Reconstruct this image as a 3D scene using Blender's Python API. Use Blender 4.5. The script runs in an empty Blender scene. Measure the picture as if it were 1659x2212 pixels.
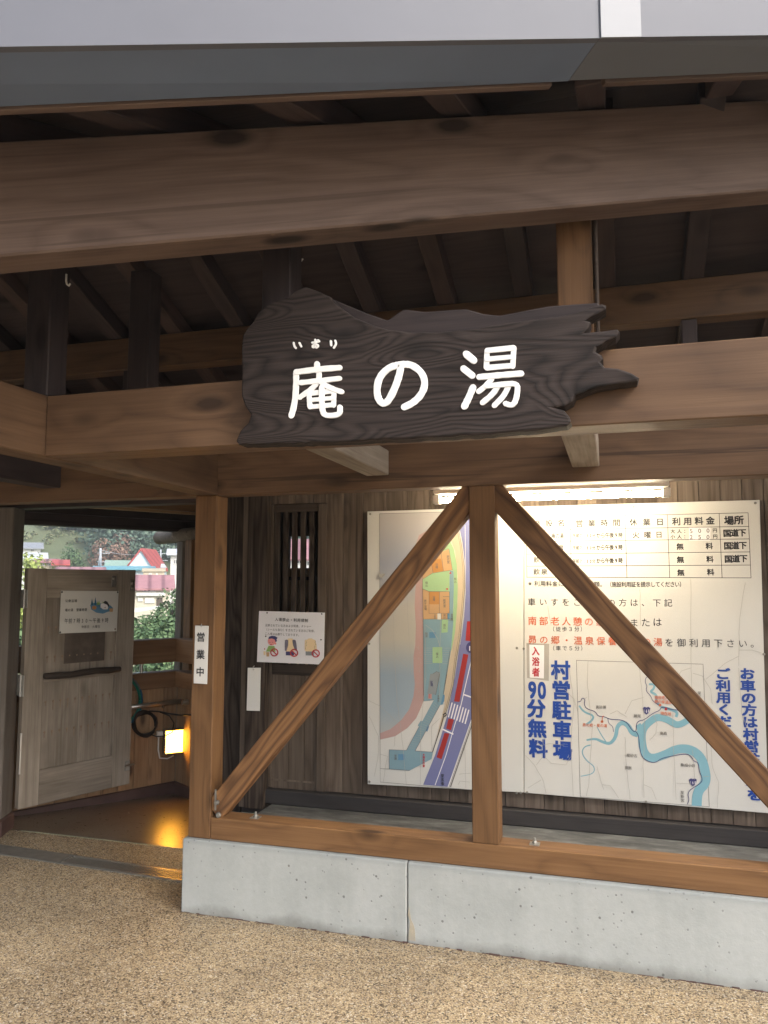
import bpy, bmesh, math, random
from mathutils import Vector, Matrix
random.seed(7)
S = bpy.context.scene
C = S.collection
R = math.radians
V = Vector

# ------------------------------------------------------------------ camera, sky, sun, exposure
YAW, PITCH, EYE, FPX = R(16.6), R(5.3), 1.6, 1660.0
cam = bpy.data.cameras.new('camera'); cam_o = bpy.data.objects.new('camera', cam); C.objects.link(cam_o)
cam.sensor_fit = 'VERTICAL'; cam.sensor_height = 36.0; cam.lens = 36.0*FPX/2212.0
cam.clip_start = 0.02; cam.clip_end = 3000
cam_o.location = (0, 0, EYE); cam_o.rotation_euler = (R(90)+PITCH, 0, YAW)
S.camera = cam_o
W = bpy.data.worlds.new('World'); S.world = W; W.use_nodes = True
wn = W.node_tree; wn.nodes.clear()
sky = wn.nodes.new('ShaderNodeTexSky'); sky.sky_type = 'NISHITA'; sky.sun_disc = False
SUN_EL, SUN_ROT = R(40), R(118)
sky.sun_elevation = SUN_EL; sky.sun_rotation = SUN_ROT; sky.air_density = 1.0; sky.dust_density = 4.0; sky.ozone_density = 1.0
hsv = wn.nodes.new('ShaderNodeHueSaturation'); hsv.inputs['Saturation'].default_value = 0.7
bg = wn.nodes.new('ShaderNodeBackground'); bg.inputs['Strength'].default_value = 0.15
wo = wn.nodes.new('ShaderNodeOutputWorld')
wn.links.new(sky.outputs[0], hsv.inputs['Color']); wn.links.new(hsv.outputs[0], bg.inputs[0]); wn.links.new(bg.outputs[0], wo.inputs[0])
sl = bpy.data.lights.new('sun', 'SUN'); sl.energy = 1.3; sl.angle = R(16); sl.color = (1.0, 0.96, 0.9)
so = bpy.data.objects.new('sun', sl); C.objects.link(so)
so.rotation_euler = V((-math.sin(SUN_ROT)*math.cos(SUN_EL), -math.cos(SUN_ROT)*math.cos(SUN_EL), -math.sin(SUN_EL))).to_track_quat('-Z', 'Y').to_euler()
S.view_settings.view_transform = 'Standard'; S.view_settings.look = 'None'; S.view_settings.gamma = 1; S.view_settings.use_curve_mapping = False
S.view_settings.exposure = 1.28
S.cycles.max_bounces = 7; S.cycles.diffuse_bounces = 4; S.cycles.glossy_bounces = 2; S.cycles.sample_clamp_indirect = 6
S.cycles.use_denoising = True
TUBE_EMIT, FLOOD_EMIT = 76.0, 20.0

# survey helpers: sight lines of the photo (1659 x 2212 grid) onto real planes
_f = V((-math.sin(YAW)*math.cos(PITCH), math.cos(YAW)*math.cos(PITCH), math.sin(PITCH)))
_r = V((math.cos(YAW), math.sin(YAW), 0)); _u = _r.cross(_f)
EYEV = V((0, 0, EYE))
def ray(x, y): return _f + (x-829.5)/FPX*_r - (y-1106)/FPX*_u
def onY(x, y, Y): d = ray(x, y); return EYEV + d*(Y/d.y)
def onX(x, y, X): d = ray(x, y); return EYEV + d*(X/d.x)
def onZ(x, y, Z): d = ray(x, y); return EYEV + d*((Z-EYE)/d.z)
def far(x, y, D): d = ray(x, y); return EYEV + d*(D/math.hypot(d.x, d.y))

# ------------------------------------------------------------------ materials
MATS = {}
class NT:
    def __init__(s, name):
        s.m = bpy.data.materials.new(name); s.m.use_nodes = True; s.t = s.m.node_tree; s.t.nodes.clear()
        s.out = s.n('OutputMaterial'); s.b = s.n('BsdfPrincipled'); s.l(s.b.outputs[0], s.out.inputs[0])
    def n(s, k, **kw):
        o = s.t.nodes.new('ShaderNode'+k)
        for a, v in kw.items(): setattr(o, a, v)
        return o
    def l(s, a, b): s.t.links.new(a, b)
    def val(s, sock, v):
        if hasattr(v, 'is_output'): s.l(v, sock)
        else: sock.default_value = v
    def math(s, op, a, b=0.0, c=None):
        o = s.n('Math', operation=op); s.val(o.inputs[0], a); s.val(o.inputs[1], b)
        if c is not None: s.val(o.inputs[2], c)
        return o.outputs[0]
    def ramp(s, f, stops, interp='LINEAR'):
        o = s.n('ValToRGB'); cr = o.color_ramp; cr.interpolation = interp
        while len(cr.elements) > 1: cr.elements.remove(cr.elements[-1])
        for i, (p, c) in enumerate(stops):
            e = cr.elements[0] if i == 0 else cr.elements.new(p)
            e.position = p; e.color = (*c, 1) if len(c) == 3 else c
        s.l(f, o.inputs[0]); return o.outputs[0]
    def mix(s, f, a, b, mode='MIX'):
        o = s.n('Mix', data_type='RGBA', blend_type=mode); s.val(o.inputs[0], f)
        for i, v in ((6, a), (7, b)):
            if hasattr(v, 'is_output'): s.l(v, o.inputs[i])
            else: o.inputs[i].default_value = (*v, 1)
        return o.outputs[2]
    def coord(s, scale=(1, 1, 1), rnd=True, kind='Object'):
        tc = s.n('TexCoord'); mp = s.n('Mapping'); mp.inputs['Scale'].default_value = scale
        s.l(tc.outputs[kind], mp.inputs[0])
        if not rnd: return mp.outputs[0]
        oi = s.n('ObjectInfo'); ge = s.n('NewGeometry')
        r = s.math('ADD', s.math('MULTIPLY', oi.outputs['Random'], 31.7), s.math('MULTIPLY', ge.outputs['Random Per Island'], 57.3))
        cx = s.n('CombineXYZ')
        s.l(r, cx.inputs[0]); s.l(s.math('MULTIPLY', r, 1.7), cx.inputs[1]); s.l(s.math('MULTIPLY', r, 2.3), cx.inputs[2])
        ad = s.n('VectorMath', operation='ADD'); s.l(mp.outputs[0], ad.inputs[0]); s.l(cx.outputs[0], ad.inputs[1])
        return ad.outputs[0]
    def noise(s, vec, scale, detail=4, rough=.55, dist=0.0):
        o = s.n('TexNoise'); s.l(vec, o.inputs['Vector']); o.inputs['Scale'].default_value = scale; o.inputs['Detail'].default_value = detail
        o.inputs['Roughness'].default_value = rough; o.inputs['Distortion'].default_value = dist; return o.outputs['Fac']
    def voro(s, vec, scale, feature='F1', out='Distance', rnd=1.0):
        o = s.n('TexVoronoi', feature=feature); s.l(vec, o.inputs['Vector']); o.inputs['Scale'].default_value = scale
        o.inputs['Randomness'].default_value = rnd; return o.outputs[out]
    def bump(s, h, strength=.3, dist=.005):
        o = s.n('Bump'); o.inputs['Strength'].default_value = strength; o.inputs['Distance'].default_value = dist
        s.l(h, o.inputs['Height']); s.l(o.outputs[0], s.b.inputs['Normal'])
    def done(s, color=None, rough=.6, metal=0.0, spec=None):
        if color is not None: s.val(s.b.inputs['Base Color'], color if hasattr(color, 'is_output') else (*color, 1))
        s.val(s.b.inputs['Roughness'], rough); s.b.inputs['Metallic'].default_value = metal
        if spec is not None: s.b.inputs['Specular IOR Level'].default_value = spec
        return s.m

def wood(name, light, mid, dark, axis='X', rings=.5, streak=.5, rough=.6, knots=.5, blotch=.35, ringk=9.0, spec=.3, per=.35, bump=.25, knot_col=None, crack=.55):
    q = NT(name)
    def sc(a, c): return tuple(a if 'XYZ'[i] == axis else c for i in range(3))
    low = q.noise(q.coord(sc(.55, 4.2)), 1.0, 2, .5, .3)
    kv = q.voro(q.coord(sc(2.3, 5.6)), 1.0)
    kd = q.math('SUBTRACT', 1.0, q.math('MINIMUM', q.math('MULTIPLY', kv, 2.4), 1.0))
    swirl = q.math('ADD', low, q.math('MULTIPLY', kd, .16*knots))
    rg = q.math('PINGPONG', q.math('MULTIPLY', swirl, ringk), .5)
    rg = q.math('MULTIPLY', rg, 2.0)
    rg = q.math('POWER', rg, 1.6)
    gr = q.noise(q.coord(sc(1.9, 85)), 1.0, 7, .68, .12)
    fac = q.math('ADD', q.math('MULTIPLY', rg, rings*.55), q.math('MULTIPLY', q.math('SUBTRACT', gr, .5), streak*2.2))
    fac = q.math('ADD', fac, .3)
    col = q.ramp(fac, ((.05, light), (.5, mid), (1.0, dark)))
    bl = q.noise(q.coord(sc(.8, 2.5)), 1.6, 4, .6)
    col = q.mix(blotch, col, q.ramp(bl, ((.3, (.35, .33, .31)), (.7, (1, 1, 1)))), 'MULTIPLY')
    ge = q.n('NewGeometry'); oi = q.n('ObjectInfo')
    rr = q.math('FRACT', q.math('ADD', ge.outputs['Random Per Island'], oi.outputs['Random']))
    vv = q.math('ADD', 1.0-per, q.math('MULTIPLY', rr, per*1.6))
    cx = q.n('CombineXYZ')
    for i in range(3): q.l(vv, cx.inputs[i])
    col = q.mix(1.0, col, cx.outputs[0], 'MULTIPLY')
    ck = q.noise(q.coord(sc(.5, 26)), 1.0, 3, .5, .1)
    ckf = q.ramp(ck, ((.285, (1, 1, 1)), (.315, (0, 0, 0))))
    col = q.mix(q.math('MULTIPLY', ckf, crack), col, tuple(c*.3 for c in dark))
    if knots > 0:
        kk = q.ramp(q.math('ADD', kv, q.math('MULTIPLY', q.math('SUBTRACT', gr, .5), .12)), ((.085, (1, 1, 1)), (.13, (.5, .5, .5)), (.21, (0, 0, 0))))
        sel = q.math('MULTIPLY', kk, knots*1.2)
        col = q.mix(q.math('MINIMUM', sel, .9), col, knot_col or tuple(c*.35 for c in dark))
    q.bump(q.math('ADD', gr, q.math('MULTIPLY', rg, .4)), bump, .003)
    MATS[name] = q.done(col, q.math('ADD', rough-.08, q.math('MULTIPLY', gr, .2)), spec=spec)

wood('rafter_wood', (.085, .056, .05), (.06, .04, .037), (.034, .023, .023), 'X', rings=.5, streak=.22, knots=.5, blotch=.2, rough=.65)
wood('post_grey', (.235, .205, .18), (.165, .142, .122), (.08, .068, .058), 'X', rings=.3, streak=.5, knots=.2, blotch=.5, rough=.75, spec=.2)
wood('beam_wood_shaded', (.225, .132, .073), (.16, .09, .049), (.085, .047, .027), 'X', rings=.65, streak=.45, knots=1.0, blotch=.4, rough=.55)  # same stain as the cedar, darkened to carry the dimmer light on upper beams
for ax in 'XZ':
    wood('cedar_'+ax, (.335, .178, .078), (.235, .12, .05), (.12, .06, .027), ax, rings=.55, streak=.45, knots=1.0, blotch=.35, rough=.55)
    wood('stained_'+ax, (.19, .132, .106), (.13, .088, .07), (.065, .044, .037), ax, rings=.5, streak=.42, knots=1.0, blotch=.4, rough=.6, crack=.3)  # eave timber: shade and cool skylight put into a darker, greyer colour
    wood('grey_wood_'+ax, (.42, .365, .305), (.31, .263, .216), (.145, .12, .097), ax, rings=.35, streak=.6, knots=.4, blotch=.75, rough=.75, spec=.2, per=.16)
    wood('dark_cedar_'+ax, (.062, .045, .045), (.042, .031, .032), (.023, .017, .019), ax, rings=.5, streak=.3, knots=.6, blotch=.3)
wood('brace_wood', (.29, .15, .062), (.16, .079, .034), (.062, .029, .015), 'X', rings=.95, streak=.3, knots=.3, blotch=.15, ringk=13)
wood('wall_plank', (.215, .17, .136), (.135, .103, .081), (.058, .043, .034), 'Z', rings=.6, streak=.5, knots=.35, blotch=.55, ringk=12, rough=.8, spec=.15, per=.4)
wood('dark_plank', (.10, .078, .062), (.05, .037, .03), (.018, .013, .011), 'Z', rings=.9, streak=.55, knots=.1, blotch=.3, ringk=16, rough=.8, spec=.15, per=.3)
wood('door_plank', (.19, .152, .122), (.122, .094, .074), (.054, .04, .032), 'Z', rings=.5, streak=.5, knots=.2, blotch=.5, rough=.8, spec=.15)
wood('parapet_plank', (.50, .34, .205), (.38, .24, .135), (.18, .10, .055), 'Z', rings=.4, streak=.4, knots=.7, blotch=.4, rough=.65, per=.3)
wood('rail_wood', (.42, .25, .135), (.31, .17, .085), (.15, .075, .04), 'X', rings=.4, streak=.35, knots=.3, blotch=.2)
wood('carved_wood', (.060, .045, .040), (.034, .0245, .0215), (.010, .0072, .0066), 'X', rings=1.0, streak=.45, knots=.75, blotch=.3, ringk=38, rough=.7, bump=.7, spec=.25)
wood('carved_back', (.05, .036, .034), (.035, .026, .026), (.016, .012, .012), 'X', rings=.7, streak=.4, knots=0, blotch=.3, rough=.75)
wood('base_black', (.05, .045, .045), (.035, .032, .033), (.018, .016, .017), 'X', rings=.2, streak=.4, knots=0, blotch=.4, rough=.6)
wood('handle_wood', (.085, .062, .048), (.055, .039, .03), (.025, .017, .013), 'X', rings=.3, streak=.6, knots=.4, blotch=.4, rough=.7)

def plain(name, col, rough=.5, metal=0.0, var=.12, scale=8, bump=0, spec=None):
    q = NT(name); nz = q.noise(q.coord(), scale, 5)
    c = q.mix(1.0, col, q.ramp(nz, ((.25, (1-var,)*3), (.75, (1, 1, 1)))), 'MULTIPLY')
    if bump: q.bump(nz, bump, .004)
    MATS[name] = q.done(c, rough, metal, spec); return MATS[name]
def emit(name, col, strength):
    q = NT(name); q.b.inputs['Emission Color'].default_value = (*col, 1); q.b.inputs['Emission Strength'].default_value = strength
    MATS[name] = q.done(col, .4)
plain('fascia_metal', (.112, .119, .146), .6, .0, .06, 5)
plain('strap_metal', (.20, .212, .24), .5, .0, .03)
plain('soffit_metal', (.15, .195, .285), .5, .0, .12, 6)
plain('soffit_brown', (.145, .16, .19), .5, .0, .12, 6)
plain('roof_steel', (.2, .2, .22), .5)
plain('steel', (.62, .61, .58), .3, .9, .15, 14)
plain('hinge_steel', (.50, .49, .46), .45, .3, .2, 30)
plain('rusty_steel', (.33, .24, .17), .55, .6, .4, 20)
plain('zinc', (.34, .33, .30), .5, .7, .25, 20)
plain('white_paint', (.78, .77, .74), .5, 0, .04, 4)
plain('board_white', (.62, .612, .585), .38, 0, .05, 2.2)
plain('paper_white', (.78, .77, .80), .5, 0, .05, 6)
plain('letter_white', (.85, .85, .83), .55, 0, .12, 40)
plain('ink_black', (.03, .03, .035), .5, 0, .2)
plain('ink_grey', (.16, .155, .15), .5, 0, .2)
plain('ink_line', (.42, .41, .385), .6, 0, .2)
plain('ink_blue', (.008, .055, .32), .45, 0, .1)
plain('ink_red', (0.484, 0.039, 0.055), .45, 0, .1)
plain('ink_orange', (0.624, 0.156, 0.066), .45, 0, .1)
plain('ink_navy', (.05, .05, .17), .5)
plain('river_blue', (0.206, 0.412, 0.499), .45, 0, .05)
plain('map_water_deep', (0.100, 0.237, 0.387), .45, 0, .05)
plain('map_plaza', (0.200, 0.324, 0.387), .45, 0, .06)
plain('map_green', (0.312, 0.487, 0.275), .45, 0, .05)
plain('map_pink', (0.449, 0.300, 0.287), .45, 0, .08)
plain('map_peach', (0.512, 0.424, 0.312), .45, 0, .05)
plain('map_orange', (0.518, 0.324, 0.168), .45, 0, .05)
plain('map_orange_deep', (0.487, 0.237, 0.075), .45, 0, .05)
plain('map_road', (0.162, 0.175, 0.349), .45, 0, .06)
plain('map_red', (0.324, 0.022, 0.019), .45, 0, .06)
plain('map_grey', (0.237, 0.268, 0.287), .45, 0, .08)
plain('skin_tint', (.80, .62, .38), .5, 0, .05)
plain('red_face', (.75, .28, .27), .5, 0, .05)
plain('leaf_tint', (.28, .45, .13), .5)
plain('purple_grey', (.2, .18, .25), .5, 0, .6, 60)
plain('tape', (0.412, 0.393, 0.362), .3, 0, .2)
plain('rubber_black', (.012, .012, .014), .45)
plain('hose_green', (.01, .20, .14), .4)
plain('hose_blue', (.01, .12, .22), .4)
plain('pvc_grey', (.5, .49, .45), .5)
plain('lamp_housing', (.75, .74, .70), .4, 0, .03)
plain('flood_body', (.12, .10, .07), .5)
emit('tube_glow', (1.0, .84, .58), TUBE_EMIT)
emit('flood_glow', (1.0, .42, .035), FLOOD_EMIT)
emit('window_glow', (1.0, .75, .38), 0.9)

q = NT('map_lake')     # the printed blue wash of the map, running from lilac to cream to blue down the sheet
tc = q.n('TexCoord'); sp = q.n('SeparateXYZ'); q.l(tc.outputs['Object'], sp.inputs[0])
mr = q.n('MapRange'); mr.inputs[1].default_value = .55; mr.inputs[2].default_value = 2.0; q.l(sp.outputs[2], mr.inputs[0])
MATS['map_lake'] = q.done(q.ramp(mr.outputs[0], ((.05, (0.452, 0.429, 0.374)), (.22, (0.296, 0.367, 0.429)), (.36, (0.281, 0.351, 0.421)), (.5, (0.452, 0.429, 0.374)), (.62, (0.437, 0.413, 0.374)), (.8, (0.296, 0.320, 0.390)), (.98, (0.437, 0.413, 0.413)))), .45)

q = NT('gravel')       # resin bound pebbles
v = q.coord(rnd=False); d = q.voro(v, 165); rc = q.n('TexVoronoi', feature='F1'); q.l(v, rc.inputs['Vector']); rc.inputs['Scale'].default_value = 165
sp = q.n('SeparateColor'); q.l(rc.outputs['Color'], sp.inputs[0])
c = q.ramp(sp.outputs[0], ((.0, (.06, .048, .037)), (.07, (.22, .165, .105)), (.19, (.42, .32, .20)), (.42, (.56, .44, .275)), (.7, (.63, .52, .36)), (.87, (.43, .355, .27)), (.95, (.72, .655, .55))), 'CONSTANT')
c = q.mix(q.ramp(d, ((.5, (0, 0, 0)), (.92, (1, 1, 1)))), c, (.15, .105, .066))
big = q.noise(v, 1.3, 5, .6)
c = q.mix(.5, c, q.ramp(big, ((.3, (.66, .65, .63)), (.62, (1, 1, 1)))), 'MULTIPLY')
patch = q.noise(v, .55, 6, .7, .4); c = q.mix(.55, c, q.ramp(patch, ((.36, (.58, .56, .54)), (.47, (.92, .92, .91)), (.62, (1.06, 1.05, 1.02)))), 'MULTIPLY')
mid = q.noise(v, 16, 3, .6)
c = q.mix(.45, c, q.ramp(mid, ((.3, (.6, .58, .56)), (.7, (1.1, 1.1, 1.1)))), 'MULTIPLY')
q.bump(q.math('SUBTRACT', 1.0, d), .7, .004)
MATS['gravel'] = q.done(c, q.math('ADD', .42, q.math('MULTIPLY', sp.outputs[1], .3)), spec=.4)

q = NT('concrete')
v = q.coord(rnd=False); n1 = q.noise(v, 3.2, 6, .62); n2 = q.noise(v, 45, 4, .6)
c = q.ramp(n1, ((.28, (.365, .385, .375)), (.5, (.42, .44, .428)), (.72, (.45, .468, .456))))
c = q.mix(.25, c, q.ramp(n2, ((.3, (.72, .72, .72)), (.7, (1, 1, 1)))), 'MULTIPLY')
drip = q.noise(q.coord((9, 9, .7), rnd=False), 1.0, 4, .6); c = q.mix(.22, c, q.ramp(drip, ((.32, (.70, .71, .70)), (.5, (1, 1, 1)))), 'MULTIPLY')
hv = q.voro(v, 13); hole = q.ramp(q.math('ADD', hv, q.math('MULTIPLY', n2, .05)), ((.085, (1, 1, 1)), (.11, (0, 0, 0))))
hv2 = q.voro(v, 27); hole2 = q.ramp(hv2, ((.10, (1, 1, 1)), (.13, (0, 0, 0))))
hh = q.math('MAXIMUM', hole, q.math('MULTIPLY', hole2, .6))
c = q.mix(q.math('MULTIPLY', hh, .75), c, (.14, .14, .135))
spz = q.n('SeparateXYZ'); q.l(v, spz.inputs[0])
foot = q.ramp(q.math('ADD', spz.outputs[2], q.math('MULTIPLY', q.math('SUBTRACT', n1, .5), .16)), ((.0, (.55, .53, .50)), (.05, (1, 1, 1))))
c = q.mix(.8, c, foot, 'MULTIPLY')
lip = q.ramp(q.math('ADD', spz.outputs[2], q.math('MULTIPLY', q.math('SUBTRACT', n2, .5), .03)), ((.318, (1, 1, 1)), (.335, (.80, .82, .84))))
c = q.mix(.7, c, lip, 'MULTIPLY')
q.bump(q.math('SUBTRACT', q.math('ADD', n2, q.math('MULTIPLY', n1, .5)), q.math('MULTIPLY', hh, 1.5)), .25, .004)
MATS['concrete'] = q.done(c, .78, spec=.25)

q = NT('porch_concrete')
v = q.coord(rnd=False); n1 = q.noise(v, 2.5, 5); n2 = q.noise(v, 40, 3)
MATS['porch_concrete'] = q.done(q.ramp(n1, ((.3, (.13, .10, .072)), (.7, (.21, .165, .12)))), q.math('ADD', .2, q.math('MULTIPLY', n2, .22)), spec=.5); q.bump(n2, .12, .003)
q = NT('kerb_stain')
v = q.coord(rnd=False); n1 = q.noise(v, 4, 5)
MATS['kerb_stain'] = q.done(q.ramp(n1, ((.3, (.06, .032, .03)), (.7, (.12, .07, .058)))), .6)
q = NT('step_stone')
v = q.coord((1, 3, 1), rnd=False); n1 = q.noise(v, 5, 7, .7); n2 = q.noise(v, 50, 4)
c = q.ramp(n1, ((.3, (.05, .05, .05)), (.5, (.11, .112, .11)), (.7, (.22, .225, .22))))
MATS['step_stone'] = q.done(c, .7); q.bump(n2, .2, .003)

def foliage(name, a, b, c3, scale=.5):
    q = NT(name); ge = q.n('NewGeometry'); v = q.coord(rnd=False)
    n1 = q.noise(v, scale, 4)
    f = q.math('ADD', q.math('MULTIPLY', ge.outputs['Random Per Island'], .6), q.math('MULTIPLY', n1, .45))
    MATS[name] = q.done(q.ramp(f, ((.1, a), (.5, b), (.9, c3))), .6, spec=.2)
foliage('forest_green', (.06, .105, .082), (.10, .155, .115), (.15, .20, .135), .08)
foliage('bush_green', (.04, .08, .036), (.085, .145, .065), (.16, .23, .11), 2)
foliage('yellow_green', (.16, .22, .06), (.28, .34, .09), (.42, .46, .16), 2)
foliage('scrub_green', (.10, .14, .06), (.20, .23, .12), (.30, .27, .17), .3)
foliage('autumn_red', (.15, .12, .085), (.25, .15, .115), (.30, .20, .14), 1)
foliage('hill_grass', (.09, .13, .065), (.17, .185, .10), (.27, .23, .16), .12)
plain('bark', (.12, .09, .065), .8, 0, .4, 20, .4)
def ribbed(name, col, col2, k):
    q = NT(name); v = q.coord(rnd=False); sp = q.n('SeparateXYZ'); q.l(v, sp.inputs[0]); w = q.math('PINGPONG', q.math('MULTIPLY', sp.outputs[0], k), .5)
    c = q.ramp(w, ((.08, col2), (.2, col), (.5, col))); nz = q.noise(v, 1.2, 4); c = q.mix(.5, c, q.ramp(nz, ((.35, (.68, .66, .68)), (.6, (1, 1, 1)))), 'MULTIPLY')
    MATS[name] = q.done(c, .55)
ribbed('red_roof', (.46, .09, .085), (.30, .05, .05), .8)
ribbed('pink_roof', (.40, .20, .215), (.24, .11, .125), 1.1)
plain('grey_roof', (.32, .34, .38), .5, 0, .15, 3)
plain('pale_roof', (.58, .60, .64), .5, 0, .1, 3)
plain('teal_trim', (.15, .38, .46), .5)
plain('green_roof', (.30, .44, .36), .5)
plain('pale_blue_wall', (.60, .70, .74), .6, 0, .08, 2)
plain('cream_wall', (.62, .57, .46), .7, 0, .15, 2)
plain('beige_wall', (.55, .48, .36), .7, 0, .15, 2)
plain('white_wall', (.70, .69, .67), .7, 0, .08, 2)
plain('dark_glass', (.04, .05, .06), .15)
plain('dark_door', (.10, .075, .06), .6)
plain('pole_grey', (.42, .45, .48), .6)

# ------------------------------------------------------------------ builders
def tag(o, label=None, cat=None, group=None, kind=None):
    if label: o['label'] = label
    if cat: o['category'] = cat
    if group: o['group'] = group
    if kind: o['kind'] = kind
    return o
def empty(name, loc=(0, 0, 0), label=None, cat=None, group=None, rz=0):
    o = bpy.data.objects.new(name, None); C.objects.link(o); o.location = loc; o.rotation_euler = (0, 0, rz); o.empty_display_size = .1
    return tag(o, label, cat, group)
def link(name, me, mat, parent=None, M=None, smooth=False):
    if mat is not None and not me.materials: me.materials.append(MATS[mat] if isinstance(mat, str) else mat)
    o = bpy.data.objects.new(name, me); C.objects.link(o)
    if smooth:
        for p in me.polygons: p.use_smooth = True
    if parent is not None:
        o.parent = parent
        o.matrix_basis = _world(parent).inverted() @ (M or Matrix.Identity(4))
    elif M is not None: o.matrix_basis = M
    return o
def _world(o):
    m = o.matrix_basis.copy()
    while o.parent: o = o.parent; m = o.matrix_basis @ m
    return m
def to_mesh(bm, name='m', bev=0.0, seg=1, recalc=True):
    if bev: bmesh.ops.bevel(bm, geom=[e for e in bm.edges], offset=bev, segments=seg, affect='EDGES', profile=.5)
    if recalc: bmesh.ops.recalc_face_normals(bm, faces=bm.faces)
    me = bpy.data.meshes.new(name); bm.to_mesh(me); bm.free(); return me
def add_box(bm, lo, hi, M=None):
    vs = [bm.verts.new((x, y, z)) for x in (lo[0], hi[0]) for y in (lo[1], hi[1]) for z in (lo[2], hi[2])]
    if M is not None:
        for v in vs: v.co = M @ v.co
    for f in ((0, 1, 3, 2), (4, 6, 7, 5), (0, 4, 5, 1), (2, 3, 7, 6), (0, 2, 6, 4), (1, 5, 7, 3)): bm.faces.new([vs[i] for i in f])
    return vs
def box(name, lo, hi, mat, parent=None, bev=.003, M=None):
    bm = bmesh.new(); add_box(bm, lo, hi); return link(name, to_mesh(bm, name, bev), mat, parent, M)
def frame_of(p0, p1, up=(0, 0, 1)):
    x = (V(p1)-V(p0)).normalized(); y = V(up).cross(x)
    if y.length < 1e-4: y = V((0, 1, 0)).cross(x) if abs(x.y) < .9 else V((1, 0, 0)).cross(x)
    y.normalize(); z = x.cross(y)
    m = Matrix((x, y, z)).transposed().to_4x4(); m.translation = V(p0); return m
def timber(name, p0, p1, w, h, mat, parent=None, bev=.004, up=(0, 0, 1), label=None):
    """beam along p0-p1 through its centre line; w sideways, h upwards; grain along its length"""
    L = (V(p1)-V(p0)).length; bm = bmesh.new(); add_box(bm, (0, -w/2, -h/2), (L, w/2, h/2))
    o = link(name, to_mesh(bm, name, bev), mat, parent, frame_of(p0, p1, up))
    if label: o['label'] = label
    return o
def tube_bm(bm, pts, r, n=8, cap=True, squash=None):
    """round tube through pts; r number or list"""
    pts = [V(p) for p in pts]; rings = []; up = V((0, 0, 1))
    for i, p in enumerate(pts):
        t = (pts[min(i+1, len(pts)-1)]-pts[max(i-1, 0)]).normalized()
        a = t.cross(up)
        if a.length < .05: a = t.cross(V((1, 0, 0)))
        a.normalize(); b = a.cross(t).normalized(); rr = r[i] if isinstance(r, (list, tuple)) else r
        rings.append([bm.verts.new(p + rr*(math.cos(2*math.pi*k/n)*a + math.sin(2*math.pi*k/n)*b)) for k in range(n)])
    for A, B in zip(rings, rings[1:]):
        for k in range(n): bm.faces.new((A[k], A[(k+1) % n], B[(k+1) % n], B[k]))
    if cap: bm.faces.new(rings[0][::-1]); bm.faces.new(rings[-1])
def tube(name, pts, r, mat, parent=None, n=8):
    bm = bmesh.new(); tube_bm(bm, pts, r, n); return link(name, to_mesh(bm, name), mat, parent, None, True)
def disc_bm(bm, c, r, axis=(0, -1, 0), h=.004, n=12):
    c = V(c); a = V(axis).normalized(); tube_bm(bm, [c, c+a*h*.6, c+a*h], [r, r, r*.75], n)
def prism(name, pts, depth, mat, parent=None, bev=0):
    """polygon pts in 3D pushed by vector depth"""
    bm = bmesh.new(); vs = [bm.verts.new(p) for p in pts]; f = bm.faces.new(vs)
    r = bmesh.ops.extrude_face_region(bm, geom=[f]); bmesh.ops.translate(bm, verts=[g for g in r['geom'] if isinstance(g, bmesh.types.BMVert)], vec=V(depth))
    return link(name, to_mesh(bm, name, bev), mat, parent)
# ------------------------------------------------------------------ ground
def sheet(name, pts, z, mat):
    bm = bmesh.new(); bm.faces.new([bm.verts.new((x, y, z)) for x, y in pts]); return tag(link(name, to_mesh(bm, name), mat), kind='structure')
sheet('ground', ((-40, -40), (40, -40), (40, 4.27), (-40, 4.27)), 0, 'gravel')
bm = bmesh.new(); pv = [bm.verts.new(p) for p in ((-1.9, 4.27, .002), (-4.15, 4.27, .002), (-4.2, 4.4, -.003), (-3.43, 5.68, -.08), (-1.9, 4.9, -.04))]
for i in (1, 2, 3): bm.faces.new((pv[0], pv[i], pv[i+1]))
tag(link('porch_floor', to_mesh(bm, 'p'), 'porch_concrete'), kind='structure')
box('platform_floor', (-2.0, 3.63, .2), (2.6, 4.42, .285), 'step_stone')['kind'] = 'structure'

# low concrete wall, two pours with a joint
cw = empty('concrete_wall', (0, 3.5, 0), 'low pale grey concrete wall under the timber sill', 'wall')
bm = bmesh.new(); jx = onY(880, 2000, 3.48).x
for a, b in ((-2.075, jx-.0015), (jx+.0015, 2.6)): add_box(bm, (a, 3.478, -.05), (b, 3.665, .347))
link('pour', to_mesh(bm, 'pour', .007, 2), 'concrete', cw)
bm = bmesh.new()      # crumbly mortar line where gravel meets the wall
x = -2.08
while x < 1.6:
    w = random.uniform(.01, .05)
    if random.random() < .6: add_box(bm, (x, 3.478-random.uniform(.002, .008), -.01), (x+w, 3.479, random.uniform(.0005, .0045)))
    x += w
link('mortar_crumb', to_mesh(bm, 'c'), 'kerb_stain', cw)
q = NT('rust_run'); v = q.coord(rnd=False); n1 = q.noise(v, 30, 4)
MATS['rust_run'] = q.done(q.ramp(n1, ((.3, (.36, .33, .27)), (.6, (.42, .37, .28)), (.8, (.50, .50, .47)))), .8)
prism('rust_run', [onY(x, y, 3.4778) for x, y in ((884, 1958), (888, 1985), (893, 1996), (896, 2006), (897, 2020), (898, 2033), (882, 2030), (884, 2005), (886, 1990), (881, 1975))], (0, -.0012, 0), 'rust_run', cw)

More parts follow.
